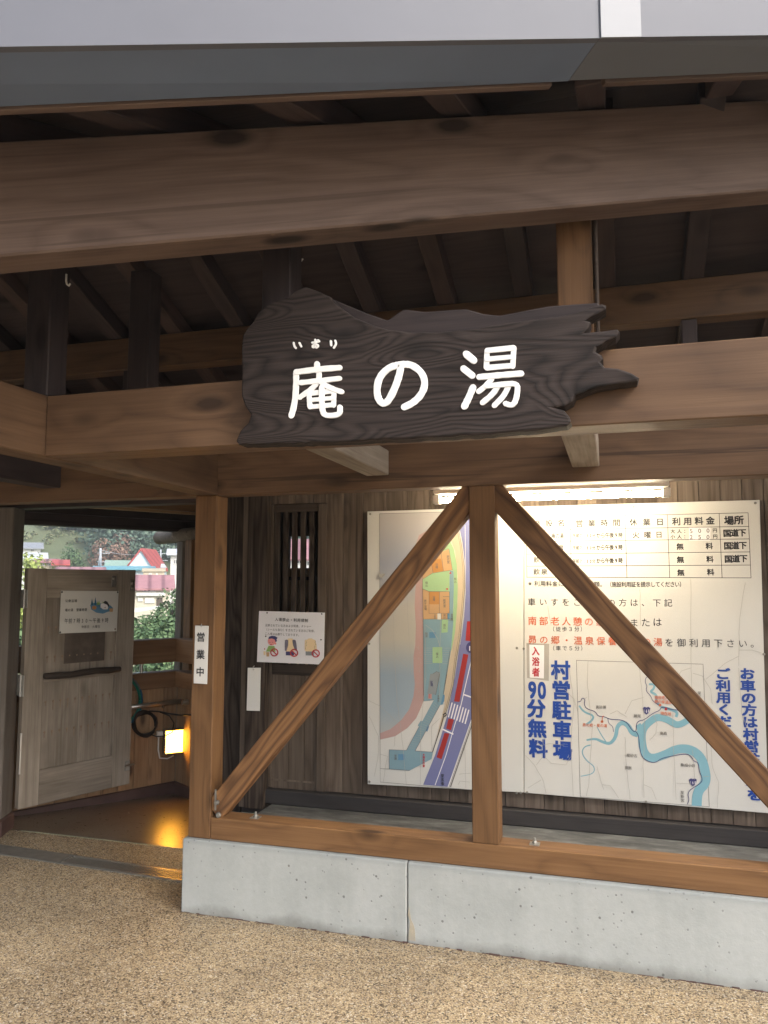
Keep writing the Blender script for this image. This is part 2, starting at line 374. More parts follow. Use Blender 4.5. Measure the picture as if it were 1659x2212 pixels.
# drain channel across the gate opening
dc = empty('drain_channel', (-3, 3.95, 0), 'steel drain channel set in the gravel before the gate', 'drain')
d0, d1 = V((-4.6, 3.985, 0)), V((-2.08, 3.865, 0))
M = frame_of(d0, d1); L = (d1-d0).length
bm = bmesh.new()
add_box(bm, (0, -.068, -.02), (L, -.06, .006)); add_box(bm, (0, .06, -.02), (L, .068, .006)); add_box(bm, (0, -.06, -.02), (L, .06, .001))
link('channel', to_mesh(bm, 'ch'), 'zinc', dc, M)
bm = bmesh.new()
add_box(bm, (L-1.0, -.058, .0015), (L-.03, -.048, .007)); add_box(bm, (L-1.0, .048, .0015), (L-.03, .058, .007))
k = L-1.0
while k < L-.03: add_box(bm, (k, -.048, .0015), (k+.006, .048, .0065)); k += .0165
link('grating', to_mesh(bm, 'gr'), 'steel', dc, M)
box('cover_plate', (0.05, -.058, .0015), (L-1.02, .058, .0055), 'zinc', dc, .001, M)

# ------------------------------------------------------------------ timber canopy (hexagonal plan: its eave runs 29 degrees off the wall)
cy = empty('timber_canopy', (0, 3.5, 0), 'brown stained timber canopy with posts, beams, braces and metal eave', 'canopy')
CX_, CZ_ = 'cedar_X', 'cedar_Z'
YF, T = 3.5, .12
ym = YF+T/2
def post(x0, x1, z0, z1, y0=YF, d=T, name='post', mat='cedar_X', label=None):
    return timber(name, ((x0+x1)/2, y0+d/2, z0), ((x0+x1)/2, y0+d/2, z1), d, x1-x0, mat, cy, up=(1, 0, 0), label=label)
post(-2.058, -1.936, .3475, 2.049)
post(-.634, -.516, .4525, 2.049)
post(2.2, 2.32, .4525, 2.049)
sill = timber('sill', (-1.934, ym, .4), (2.6, ym, .4), T, .104, CX_, cy)
for x in (-1.72, onY(1155, 1850, 3.55).x):
    bm = bmesh.new(); z = .452
    add_box(bm, (x-.022, ym-.022, z), (x+.022, ym+.022, z+.004)); disc_bm(bm, (x, ym, z+.004), .012, (0, 0, 1), .011, 6); disc_bm(bm, (x, ym, z+.015), .006, (0, 0, 1), .014, 8)
    link('bolt', to_mesh(bm, 'b'), 'zinc', sill)
timber('top_plate', (-4.9, ym, 2.17), (2.6, ym, 2.17), T, .24, 'beam_wood_shaded', cy)
# braces: foot and head pulled in so that they butt the posts
def brace(x0, z0, x1, z1):
    timber('brace', (x0, ym, z0), (x1, ym, z1), .09, .106, 'brace_wood', cy, .005)
brace(-1.93, .474, -.58, 2.072)
brace(-.57, 2.071, .84, .469)
for x, z, s in ((-1.915, .535, 1),):
    bm = bmesh.new(); add_box(bm, (x-.004, ym-.052, z-.05), (x+.004, ym-.047, z+.05)); disc_bm(bm, (x+.012, ym-.05, z-.01), .012, (0, -1, 0), .02, 6); disc_bm(bm, (x+.02, ym-.05, z-.07), .014, (0, -1, 0), .012, 8)
    link('brace_bracket', to_mesh(bm, 'br'), 'zinc', cy)
# beams over the walkway
timber('side_beam', (-1.99, -1.0, 2.16), (-1.99, 3.499, 2.16), .12, .22, 'beam_wood_shaded', cy)
timber('sign_beam', (-1.929, 2.315, 2.159), (2.6, 2.315, 2.159), .14, .218, 'beam_wood_shaded', cy)
for x, w in ((-1.075, .112), (-.107, .117), (.95, .112)):
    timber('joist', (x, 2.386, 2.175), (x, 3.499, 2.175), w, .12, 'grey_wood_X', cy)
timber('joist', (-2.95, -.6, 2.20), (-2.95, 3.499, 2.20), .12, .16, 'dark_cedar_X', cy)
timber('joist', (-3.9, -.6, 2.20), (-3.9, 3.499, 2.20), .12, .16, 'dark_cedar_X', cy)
# struts on the beams
def strut(x0, x1, y, z0, z1, d=.1, mat='dark_cedar_X'): post(x0, x1, z0, z1, y, d, 'strut', mat)
strut(-2.035, -1.93, 2.245, 2.271, 2.99)
strut(-2.035, -1.93, onX(322, 700, -1.93).y, 2.271, 2.99, .09)
strut(-1.125, -1.02, onX(627, 600, -1.02).y, 2.236, 2.99)
strut(-.165, -.045, 2.70, 2.236, 3.03, .115, 'cedar_X')
strut(.9, 1.0, 2.70, 2.236, 3.03)
timber('purlin', (-4.6, ym, 2.842), (2.6, ym, 2.842), .1, .176, 'beam_wood_shaded', cy)
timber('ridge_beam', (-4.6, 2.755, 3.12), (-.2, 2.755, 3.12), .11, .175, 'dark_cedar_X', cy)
for x in (-2.5, -1.6, -.75, .345, 1.3):
    post(x-.032, x+.032, 2.291, 2.753, YF+.02, .06, 'stud', 'dark_cedar_X')
# big skewed beam under the front rafters
EX = V((math.cos(R(29)), math.sin(R(29)), .395*math.sin(R(29)))).normalized()
EN = V((-math.sin(R(29)), math.cos(R(29)), 0))
P0 = onZ(0, 553, 2.5)
ctr = P0 + EN*.062; EU = EX.cross(EN) if EX.cross(EN).z > 0 else EN.cross(EX)
hb = .335
a, b = ctr - EX*1.6 + V((0, 0, hb/2)), ctr + EX*3.0 + V((0, 0, hb/2))
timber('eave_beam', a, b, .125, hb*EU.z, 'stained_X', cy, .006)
K0 = P0.z + hb; SLF, SLR = .39, .41
def zf(y): return K0 + .014 + SLF*(y-P0.y)
YR = 2.72; ZR = zf(YR)
def zr(y): return ZR - SLR*(y-YR)
d = ray(0, 240); t = (K0-SLF*P0.y-EYE)/(d.z-SLF*d.y); IN0 = EYEV + d*t       # inner edge of the eave, on the rafters' underside
def eave_y(x): return IN0.y + (x-IN0.x)*math.tan(R(29))
# rafters
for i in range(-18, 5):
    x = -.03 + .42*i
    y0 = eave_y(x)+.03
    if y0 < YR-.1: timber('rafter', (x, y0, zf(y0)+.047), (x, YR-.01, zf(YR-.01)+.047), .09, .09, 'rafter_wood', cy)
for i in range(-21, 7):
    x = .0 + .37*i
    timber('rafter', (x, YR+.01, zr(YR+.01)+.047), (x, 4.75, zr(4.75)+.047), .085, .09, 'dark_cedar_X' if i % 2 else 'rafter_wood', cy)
# roof boarding and steel sheet on it
xm = IN0.x + (YR-eave_y(IN0.x))/math.tan(R(29))
def slab(name, pts, th, mat): return prism(name, pts, (0, 0, th), mat, cy)
fr = [(-8, eave_y(-8)-.03), (xm, YR-.03), (xm, YR), (-8, YR)]
rr = [(-8, YR), (2.6, YR), (2.6, 4.8), (-8, 4.8)]
slab('roof_boards', [(x, y, zf(y)+.096) for x, y in fr], .018, 'dark_cedar_X')
slab('roof_boards', [(x, y, zr(y)+.096) for x, y in rr], .018, 'dark_cedar_X')
slab('roof_sheet', [(x, y-(.06 if j < 2 else 0), zf(y)+.118) for j, (x, y) in enumerate(fr)], .01, 'roof_steel')
slab('roof_sheet', [(x, y, zr(y)+.118) for x, y in rr], .01, 'roof_steel')
# metal boxed eave: soffit, tall front face, cover strap over its joint, thin wooden lath along its inner edge
OUTL = onZ(0, 98, IN0.z)
inR = IN0 + EX*((onY(1225, 187, 2.3)-IN0).x/EX.x)
t_ = 1.55
for _ in range(30):       # inner point of the joint, found along the eave line
    pR = IN0 + EX*t_; px_ = 829.5 + FPX*(pR-EYEV).dot(_r)/(pR-EYEV).dot(_f); t_ += (1222-px_)/900
OUTR = onZ(1297, 80, pR.z); DO = (OUTR-OUTL).normalized(); tS = (OUTR-OUTL).length
UP = V((0, 0, 1)); FN = DO.cross(UP).normalized()      # towards the viewer
if FN.y > 0: FN = -FN
def eave_piece(t0, t1, label, mats, dz=0.0):
    o = [OUTL + DO*t - FN*.019 + UP*dz for t in (t0, t1)]; n = [IN0 + EX*(t*t_/tS) - EN*.018 + UP*dz for t in (t0, t1)]
    e1 = prism('soffit', [o[0], o[1], n[1], n[0]], (0, 0, .03), mats[1], cy); e1['label'] = label
    return prism('fascia', [o[0]-UP*.003, o[1]-UP*.003, o[1]+UP*.44, o[0]+UP*.44], FN*.019, mats[0], cy)
eave_piece(-3.2, tS-.0015, 'dark blue grey metal soffit', ('fascia_metal', 'soffit_metal'))
eave_piece(tS+.0015, tS+1.9, 'dark brown grey metal soffit', ('fascia_metal', 'soffit_brown'), .002)
o = OUTL + DO*(tS-.001) + FN*.0005; o2 = o + DO*.122
prism('joint_strap', [o-UP*.005, o2-UP*.005, o2+UP*.44, o+UP*.44], FN*.006, 'strap_metal', cy)
for t0, t1 in ((-3.2, t_-.05), (t_+.12, t_+1.9)):
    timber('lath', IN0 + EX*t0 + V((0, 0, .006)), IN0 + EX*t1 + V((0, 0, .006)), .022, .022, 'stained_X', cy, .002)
# white cup hooks under the beams
for p in (onY(143, 604, 2.2), onY(645, 551, 2.6)):
    pts = [p + V((0, 0, .02)), p + V((0, 0, -.005)), p + V((.004, 0, -.018)), p + V((.012, 0, -.024)), p + V((.018, 0, -.016))]
    tube('hook', pts, .0035, 'white_paint', cy, 6)
# thin conduit down the right strut
tube('conduit', [(-.03, 2.69, 3.1), (-.03, 2.69, 2.3)], .007, 'handle_wood', cy)

# ------------------------------------------------------------------ plank wall behind the posts
YW = 4.38
pw = empty('plank_wall', (0, YW, .28), 'weathered grey brown plank wall of the bathhouse behind the posts', 'wall')
def planks(name, x0, x1, z0, z1, y, mat, wmin, wmax, parent, th=.02, edges=None):
    bm = bmesh.new(); xs = [x0]
    if edges: xs = list(edges)
    else:
        while xs[-1] < x1-wmax: xs.append(xs[-1]+random.uniform(wmin, wmax))
        xs.append(x1)
    for a, b in zip(xs, xs[1:]): j = random.uniform(-.003, .003); add_box(bm, (a+.0012, y+j, z0), (b-.0012, y+th+j, z1))
    return link(name, to_mesh(bm, name, .0015), mat, parent)
def wx(px, y=1400, Y=YW): return onY(px, y, Y).x
dl, dr = wx(578), wx(704)          # lattice door between these
planks('boarding', dr, 2.6, .375, 2.75, YW, 'wall_plank', .09, .13, pw, edges=[dr, wx(741), wx(784), wx(835), wx(880), wx(930)] + [wx(930)+.105*i for i in range(1, 18)] + [2.6])
timber('base_beam', (wx(573)+.01, 4.385, .328), (2.6, 4.385, .328), .09, .082, 'base_black', pw)
planks('boarding', wx(470), wx(521), .2, 2.75, YW+.03, 'dark_plank', .12, .2, pw)
bm = bmesh.new(); add_box(bm, (onY(531, 1400, 4.31).x, 4.31, .26), (onY(573, 1400, 4.31).x, 4.40, 2.5)); link('corner_board', to_mesh(bm, 'c', .003), 'dark_plank', pw)
bm = bmesh.new(); add_box(bm, (onY(521, 1400, 4.325).x, 4.325, .26), (onY(531, 1400, 4.31).x-.002, 4.40, 2.5)); link('cover_strip', to_mesh(bm, 'c', .002), 'door_plank', pw)
planks('upper_boarding', wx(521), dr, 2.09, 2.75, YW, 'wall_plank', .09, .13, pw)
timber('rail', (-2.6, 4.36, 2.215), (2.6, 4.36, 2.215), .04, .11, 'dark_cedar_X', pw)
# lattice door
dz0, dz1 = .375, 2.085
ld = link('lattice_door', to_mesh((lambda b: (add_box(b, (dl+.03, YW-.001, dz0+.04), (dr-.055, YW+.018, dz0+.05)), b)[1])(bmesh.new()), 'x'), 'door_plank', pw)
yd = YW-.012
def zz(py): return onY(640, py, yd).z
zr1, zr0 = zz(1436), zz(1459)
planks('lower_panel', dl+.03, dr-.05, dz0-.004, zr0, YW+.002, 'door_plank', .085, .12, ld, .014)
for a, b in ((dl-.006, dl+.034), (dr-.052, dr)):
    bm = bmesh.new(); add_box(bm, (a, yd, dz0), (b, yd+.036, dz1)); link('stile', to_mesh(bm, 's', .002), 'door_plank', ld)
for a, b in ((zr0, zr1), (dz1-.045, dz1)):
    timber('door_rail', (dl+.034, yd+.02, (a+b)/2), (dr-.052, yd+.02, (a+b)/2), .03, b-a, 'handle_wood', ld, .002)
x = dl+.04
xs = []
while x < dr-.075: xs.append(x); x += .0575
for x in xs:
    bm = bmesh.new(); add_box(bm, (x, yd+.006, zr1), (x+.031, yd+.034, dz1-.045)); link('lattice_slat', to_mesh(bm, 's', .0015), 'dark_plank', ld)
# the room behind the lattice: dark boards with a low window to the valley
bw = empty('inner_wall', (-1.6, 6.2, .28), 'dark inner board wall with a small window seen through the lattice', 'wall')
w0, w1, wz0, wz1 = onY(622, 1200, 6.2).x, onY(678, 1200, 6.2).x, onY(640, 1227, 6.2).z, onY(640, 1158, 6.2).z
for nm, lo, hi, mt in (('boarding', (-3.6, 6.2, .28), (w0, 6.26, 2.75), 'dark_plank'), ('boarding', (w1, 6.2, .28), (2.6, 6.26, 2.75), 'dark_plank'), ('boarding', (w0, 6.2, wz1), (w1, 6.26, 2.75), 'dark_plank'), ('boarding', (w0, 6.2, .28), (w1, 6.26, wz0), 'parapet_plank')):
    bm = bmesh.new(); add_box(bm, lo, hi); link(nm, to_mesh(bm, nm), mt, bw)
P_ = V((wx(470), 4.43, .28)); Q_ = P_ + 1.9*V((-.5, .866, 0))
prism('side_boarding', [P_, Q_, Q_+V((0, 0, 2.5)), P_+V((0, 0, 2.5))], (.06, .03, 0), 'dark_plank', bw)
box('ceiling_boards', (-3.4, 4.42, 2.56), (2.6, 6.26, 2.6), 'dark_cedar_X', bw)
box('floor_boards', (-2.4, 4.42, .2), (2.6, 6.26, .28), 'dark_cedar_X', bw)
timber('window_rail', (w0, 6.19, wz0-.09), (w1, 6.19, wz0-.09), .02, .03, 'dark_cedar_X', bw, .002)
ew = empty('end_wall', (2.62, 3.5, 0), 'plank end wall closing the bathhouse corridor', 'wall')
planks('boarding', 2.6, 2.66, 0, 2.9, 3.5, 'wall_plank', .03, .06, ew, 1.3)
timber('lamp_batten', (-1.6, 3.9, 2.215), (.9, 3.9, 2.215), .09, .06, 'cedar_X', cy)
planks('boarding', -8.0, -4.02, .0, 1.1, 4.26, 'wall_plank', .1, .16, pw)
# ------------------------------------------------------------------ gate, its post, the porch parapet and porch roof
gp = empty('gate_post', (-3.85, 4.2, 0), 'tall weathered grey timber post carrying the open gate', 'post')
GC, GS, GF = V((-3.772, 4.13, 0)), V((-.367, .93, 0)), V((-.93, -.367, 0))     # near corner, side and front directions
c = GC + GS*.0965 + GF*.11
timber('post', c+V((0, 0, .10)), c+V((0, 0, 2.1)), .193, .22, 'post_grey', gp, .006, up=tuple(-GF))
FMf = Matrix((-GF, GS, V((0, 0, 1)))).transposed().to_4x4(); FMf.translation = GC
box('footing', (-.27, -.02, -.03), (.012, .21, .10), 'kerb_stain', gp, .01, FMf)
HG, GE = V((-3.755, 4.262, 0)), V((-3.452, 5.033, 0))
GD = (GE-HG).normalized(); GL = (GE-HG).length; GN = V((GD.y, -GD.x, 0))     # GN: the face towards the walkway
GM = Matrix((GD, -GN, V((0, 0, 1)))).transposed().to_4x4(); GM.translation = HG
gate = empty('gate', HG, 'weathered grey wooden gate standing open with two hinges and a log handle', 'gate')
def gbox(name, lo, hi, mat, par=None, bev=.003):
    bm = bmesh.new(); add_box(bm, lo, hi); return link(name, to_mesh(bm, name, bev), mat, par or gate, GM)
gz0, gz1 = .133, 1.700
sw = .135
gbox('stile', (0, -.0, gz0), (sw, .05, gz1), 'grey_wood_Z'); gbox('stile', (GL-.15, 0, gz0), (GL, .05, gz1), 'grey_wood_Z')
def gh(z0, z1, name='cross_rail', mat='grey_wood_X', y0=.002): return gbox(name, (sw, y0, z0), (GL-.15, .048, z1), mat)
gh(1.50, gz1-.002); gh(gz0, .36); gh(.935, .985)
def gplanks(z0, z1, n):
    bm = bmesh.new(); w = (GL-.15-sw)/n
    for i in range(n): add_box(bm, (sw+i*w+.001, .014, z0), (sw+(i+1)*w-.001, .036, z1))
    return link('panel', to_mesh(bm, 'p', .002), 'grey_wood_Z', gate, GM)
gplanks(.985, 1.50, 2); gplanks(.36, .935, 2)
bm = bmesh.new()    # nail heads with rust
for z, off in ((1.30, 0), (1.10, 0), (.80, 0), (.60, 0)):
    for i in range(10):
        x = sw+.03+i*(GL-.15-sw-.06)/9
        if z > 1.2 and 1 < i < 9: continue
        disc_bm(bm, (x, .0145, z), .0085, (0, -1, 0), .003, 8); add_box(bm, (x-.003, .0128, z-random.uniform(.02, .06)), (x+.003, .0145, z))
link('nail_row', to_mesh(bm, 'n'), 'rusty_steel', gate, GM)
q = NT('ghost_stain'); v = q.coord((1, 1, 1), rnd=False); n1 = q.noise(v, 9, 5)
MATS['ghost_stain'] = q.done(q.ramp(n1, ((.3, (.05, .036, .027)), (.7, (.115, .09, .07)))), .8)
gbox('faded_patch', (.285, .0115, 1.045), (.285+.31, .0135, 1.262), 'ghost_stain', None, 0)
bm = bmesh.new(); tube_bm(bm, [(.125+i*.095, -.035+.004*math.sin(i*2.1), .975+.004*math.cos(i*1.7)+.001*i) for i in range(7)], [.02, .024, .021, .023, .021, .024, .018], 10)
h = link('handle', to_mesh(bm, 'h'), 'handle_wood', gate, GM, True)
bm = bmesh.new()
for x in (.2, .6): tube_bm(bm, [(x, .0, .975), (x, -.03, .975)], .014, 8)
link('handle_peg', to_mesh(bm, 'h'), 'handle_wood', gate, GM)
HB = GC + GS*.185
hx = (HG-HB); hx.z = 0; hw = hx.length; hx.normalize(); hn = V((hx.y, -hx.x, 0))
if hn.y > 0: hn = -hn
HM = Matrix((hx, -hn, V((0, 0, 1)))).transposed().to_4x4(); HM.translation = HB
for za, zc in ((onY(48, 1313, 4.28).z, onY(48, 1274, 4.28).z), (onY(40, 1503, 4.28).z, onY(40, 1458, 4.28).z)):     # plate hinges bridging post and gate
    bm = bmesh.new(); add_box(bm, (-.004, -.004, za), (hw*.62, .0, zc)); add_box(bm, (hw*.62+.012, -.004, za), (hw+.012, .0, zc)); tube_bm(bm, [(hw*.62+.006, -.006, za-.004), (hw*.62+.006, -.006, zc+.004)], .0075, 8)
    for k in range(3):
        z = za+(zc-za)*(.2+.3*k); disc_bm(bm, (hw*.28, -.004, z), .005); disc_bm(bm, (hw*.85, -.004, z), .004)
    link('hinge', to_mesh(bm, 'h'), 'hinge_steel', gate, HM)
bm = bmesh.new(); tube_bm(bm, [(-.004, -.006, .36), (-.004, -.006, .62)], .0075, 8); link('hinge', to_mesh(bm, 'h'), 'steel', gate, GM)
for x, z, w in ((GL-.185, 1.615, .034), (GL-.03, 1.585, .03)):
    bm = bmesh.new(); add_box(bm, (x-w/2, -.006, z-.04), (x+w/2, -.001, z+.04)); disc_bm(bm, (x, -.006, z+.018), .011, (0, -1, 0), .012, 10)
    if x > GL-.1: disc_bm(bm, (x, -.006, z-.02), .009, (0, -1, 0), .01, 10)
    link('latch_plate', to_mesh(bm, 'l', .0), 'steel', gate, GM)
bm = bmesh.new(); tube_bm(bm, [(GL-.05, -.012, .27), (GL+.03, -.012, .27)], .007, 8); add_box(bm, (GL-.045, -.008, .235), (GL-.01, -.001, .3)); link('bolt', to_mesh(bm, 'l'), 'steel', gate, GM)

# parapet of the porch: two boarded runs meeting at a right angle
PC = V((-3.418, 5.597, 0)); PA = V((-.515, -.857, 0)); PB = V((.857, -.515, 0))
pp = empty('parapet', PC, 'boarded brown porch parapet with two capped rails and a stained kerb', 'parapet')
def prun(D, Lr, inward):
    Mx = Matrix((D, V((0, 0, 1)).cross(D), V((0, 0, 1)))).transposed().to_4x4(); Mx.translation = PC
    s = inward     # sign of local y that faces the walkway
    def ybox(name, x0, x1, y0, y1, z0, z1, mat, bev=.003):
        ya, yb = sorted((s*y0, s*y1)); bm = bmesh.new(); add_box(bm, (x0, ya, z0), (x1, yb, z1)); return link(name, to_mesh(bm, name, bev), mat, pp, Mx)
    ybox('kerb', -.06, Lr, -.10, .012, -.12, .02, 'kerb_stain', .006)
    bm = bmesh.new(); x = .0
    while x < Lr-.02:
        w = min(.118, Lr-x); ya, yb = sorted((s*random.uniform(-.002, .002), s*-.025)); add_box(bm, (x+.001, ya, .021), (x+w-.0015, yb, .769)); x += w
    link('boarding', to_mesh(bm, 'b', .0015), 'parapet_plank', pp, Mx)
    ybox('cap_rail', 0, Lr, -.085, .04, .771, .896, 'rail_wood'); ybox('hand_rail', 0, Lr, -.085, .04, .97, 1.155, 'rail_wood')
    for x in (.30, 1.0):
        if x < Lr:
            bm = bmesh.new(); tube_bm(bm, [(x, -s*.03, .896), (x, -s*.03, .97)], .014, 10); add_box(bm, (x-.045, min(-s*.055, -s*.005), .896), (x+.045, max(-s*.055, -s*.005), .90)); link('rail_bracket', to_mesh(bm, 'r'), 'steel', pp, Mx)
prun(PA, 1.42, 1); prun(PB, .68, -1)
# porch roof seen under the plate: lintels, porch beam, round log end and outer post
pr = empty('porch_roof', (-3.2, 4.9, 2.0), 'dark brown porch roof of beams over the gate opening', 'roof')
timber('lintel', (-4.9, 4.28, 2.23), (-2.4, 4.28, 2.23), .12, .26, 'dark_cedar_X', pr)
OUT = V((-PB.x, -PB.y, 0))*.35
A0 = PC - PA*.55 + OUT; A1 = PC + PA*2.0 + OUT
def on_run(x, y, P, D):
    n = V((D.y, -D.x, 0)); d = ray(x, y); t = ((P-EYEV).dot(n))/d.dot(n); return EYEV + d*t
zb0 = on_run(60, 1133.5, A0, PA).z; zb1 = on_run(330, 1146.5, A0, PA).z
zb = (zb0+zb1)/2
def pbeam(off, z, w, h, t0=-.6, t1=2.2, mat='dark_cedar_X'):
    a, b = PC + PA*t0 + OUT*off, PC + PA*t1 + OUT*off
    return timber('porch_beam', a+V((0, 0, z+h/2)), b+V((0, 0, z+h/2)), w, h, mat, pr)
pbeam(1.0, zb, .12, .2)
for off, p0, p1, mt in ((.75, (55, 1108), (424, 1125), 'dark_cedar_X'), (-.3, (167, 1097), (424, 1111), 'rail_wood'), (-1.0, (320, 1098), (424, 1108), 'rail_wood')):  # paler wood on two beams stands in for daylight on their undersides
    z_ = (on_run(*p0, PC+OUT*off, PA).z + on_run(*p1, PC+OUT*off, PA).z)/2
    pbeam(off, z_, .07, .08, -.6, 2.2, mt)
prism('roof_boards', [PC + PA*2.4 + OUT*1.1 + V((0, 0, zb+.30)), PC - PA*.35 + OUT*1.1 + V((0, 0, zb+.30)), PC - PA*.35 - OUT*4 + V((0, 0, zb+.30)), V((-2.0, 4.0, zb+.30)), V((-4.9, 3.6, zb+.30))], (0, 0, .03), 'dark_cedar_X', pr)
le = on_run(342, 1162, PC - PA*.17, PB)
bm = bmesh.new(); tube_bm(bm, [le, le + PB*.02, le + PB*1.3], [.052, .06, .062], 14); link('log_beam', to_mesh(bm, 'l'), 'grey_wood_X', pr, None, True)
for px, w, mt in ((393, .10, 'grey_wood_X'), (413, .11, 'cedar_X')):
    lp = on_run(px, 1300, PC - PA*(.17 if w < .105 else .10), PB)
    timber('post', (lp.x, lp.y, -.5), (lp.x, lp.y, le.z-.055), w*.7, w, mt, pr, up=tuple(PB))

# steel pipe rail, hoses and cable coil on the parapet
def PR(x, y, off): return on_run(x, y, PC + PB*off, PA)
def PQ(x, y, off): return on_run(x, y, PC + PA*off, PB)
pipe = empty('pipe_rail', PR(340, 1520, .0), 'short stainless steel pipe rail on the porch boards above the floodlight', 'pipe')
tube('pipe', [PR(240, 1533, .075), PR(393, 1514, .075)], .018, 'steel', pipe, 12)
for x, y in ((262, 1531), (352, 1521)): tube('bracket', [PR(x, y+6, .0), PR(x, y+2, .066)], .008, 'steel', pipe, 8)
bm = bmesh.new(); disc_bm(bm, PQ(405, 1517, .003), .022, PA, .045, 10); link('end_flange', to_mesh(bm, 'e'), 'steel', pipe)
def coil(cx, cy, r, turns, off, step):
    pts = []
    for i in range(22*turns+1):
        a = 2*math.pi*i/22 + .5; k = r*(1+.13*math.sin(i*.31)+.05*math.sin(i*.83)); pts.append(PR(cx+k*math.cos(a), cy+1.05*k*math.sin(a), off+step*i/22+.005*math.sin(i*.7)))
    return pts
o = empty('cable_coil', PR(314, 1560, .03), 'coil of black cable hanging below the steel pipe', 'cable')
tube('coil', coil(312, 1563, 24, 6, .02, .011), .0065, 'rubber_black', o, 6)
tube('loose_end', [PR(300, 1540, .04), PR(325, 1536, .05), PR(345, 1537, .05), PR(362, 1541, .04), PQ(392, 1545, .03), PQ(415, 1544, .02)], .0065, 'rubber_black', o, 6)
tube('loose_end', [PR(345, 1538, .05), PR(366, 1546, .07), PR(376, 1562, .10), PR(372, 1582, .13), PR(356, 1590, .12), PR(338, 1591, .08), PR(318, 1584, .05)], .0045, 'rubber_black', o, 6)
o = empty('garden_hose', PR(270, 1515, .03), 'green and blue garden hose looped over the pipe behind the gate edge', 'hose')
for rr, mt, n, of in ((35, 'hose_green', 'green_hose', .05), (39, 'hose_blue', 'blue_hose', .03)):
    tube(n, [PR(267+rr*math.cos(a), 1512+rr*1.35*math.sin(a), of) for a in [2*math.pi*k/28 for k in range(29)]], .011, mt, o, 8)

# floodlight low on the parapet corner
FL = PR(379, 1602, .11)
fl = empty('floodlight', FL, 'lit square yellow floodlight fixed low on the porch boards', 'floodlight')
FMx = Matrix((-PA, OUT.normalized(), V((0, 0, 1)))).transposed().to_4x4(); FMx = Matrix.Translation(FL) @ Matrix.Rotation(R(-14), 4, V((0, 0, 1))) @ FMx
def fbox(name, lo, hi, mat, bev=.003):
    bm = bmesh.new(); add_box(bm, lo, hi); return link(name, to_mesh(bm, name, bev), mat, fl, FMx)
bm = bmesh.new(); fw, fh = .088, .098
for lo, hi in (((-fw, 0, -fh), (-fw+.012, .05, fh)), ((fw-.012, 0, -fh), (fw, .05, fh)), ((-fw+.012, 0, fh-.012), (fw-.012, .05, fh)), ((-fw+.012, 0, -fh), (fw-.012, .05, -fh+.012)), ((-fw+.012, .03, -fh+.012), (fw-.012, .05, fh-.012))): add_box(bm, lo, hi)
link('housing', to_mesh(bm, 'h'), 'flood_body', fl, FMx)
fbox('lens', (-fw+.013, .012, -fh+.013), (fw-.013, .022, fh-.013), 'flood_glow', 0)
bm = bmesh.new()
for i in range(9): z = -fh+.02+i*.012; add_box(bm, (-fw+.013, .007, z), (fw-.013, .010, z+.0022))
link('lens_guard', to_mesh(bm, 'g'), 'flood_body', fl, FMx)
fbox('junction_box', (-fw-.05, .02, .04), (-fw-.006, .07, .085), 'white_paint')
bm = bmesh.new(); tube_bm(bm, [FMx @ V(p) for p in ((-fw-.035, .04, .04), (-fw-.033, .05, -.06), (-fw-.02, .05, -.125), (-.05, .045, -.135), (0, .04, -.115))], .006, 8); link('supply_lead', to_mesh(bm, 's'), 'white_paint', fl, None, True)

# fluorescent batten over the boards
YL = 3.9
la = empty('fluorescent_lamp', (-.34, YL, 2.1), 'lit fluorescent batten with one bare tube above the map boards', 'lamp')
l0, l1 = onY(937, 1060, YL).x, onY(1447, 1048, YL).x
zt = onY(1200, 1073, YL).z
box('housing', (l0+.006, YL-.045, zt+.028), (l1-.006, YL+.045, zt+.062), 'lamp_housing', la, .006)
bm = bmesh.new(); tube_bm(bm, [(l0+.04, YL, zt), (l1-.04, YL, zt)], .0135, 14); link('tube', to_mesh(bm, 't'), 'tube_glow', la, None, True)
for x in (l0, l1-.036): box('lamp_holder', (x, YL-.024, zt-.02), (x+.036, YL+.024, zt+.0275), 'lamp_housing', la, .004)
tube('supply_lead', [(l0+.01, YL, zt+.05), (l0-.06, YL+.02, zt+.07), (l0-.14, YL+.05, zt+.12)], .005, 'rubber_black', la, 6)
# ------------------------------------------------------------------ printing on boards
_gl = {}
def glyph(ch):
    k = ch
    if k not in _gl:
        cu = bpy.data.curves.new('glyph', 'FONT'); cu.body = ch; cu.size = 1; cu.resolution_u = 3
        ob = bpy.data.objects.new('glyph', cu); me = bpy.data.meshes.new_from_object(ob)
        vs = [(v.co.x, v.co.y) for v in me.vertices]; fs = [tuple(p.vertices) for p in me.polygons]
        w = max((x for x, y in vs), default=0)+min((x for x, y in vs), default=0)
        cx = .5 if ord(ch) > 0x2000 else w/2
        _gl[k] = ([(x-cx, y-.38) for x, y in vs], fs)
        bpy.data.objects.remove(ob); bpy.data.curves.remove(cu); bpy.data.meshes.remove(me)
    return _gl[k]
PARTNAME = dict(map_lake='printed_water', map_pink='printed_shore', map_peach='printed_bank', map_green='printed_planting', map_plaza='printed_walkway', map_orange='printed_bathhouse', map_orange_deep='printed_bath', map_water_deep='printed_spring', map_grey='printed_footbath', map_road='printed_road', map_red='printed_parking_strip', river_blue='printed_river', tape='tape', skin_tint='printed_body', purple_grey='printed_tattoo', red_face='printed_face', leaf_tint='printed_shirt', paper_white='printed_mark')
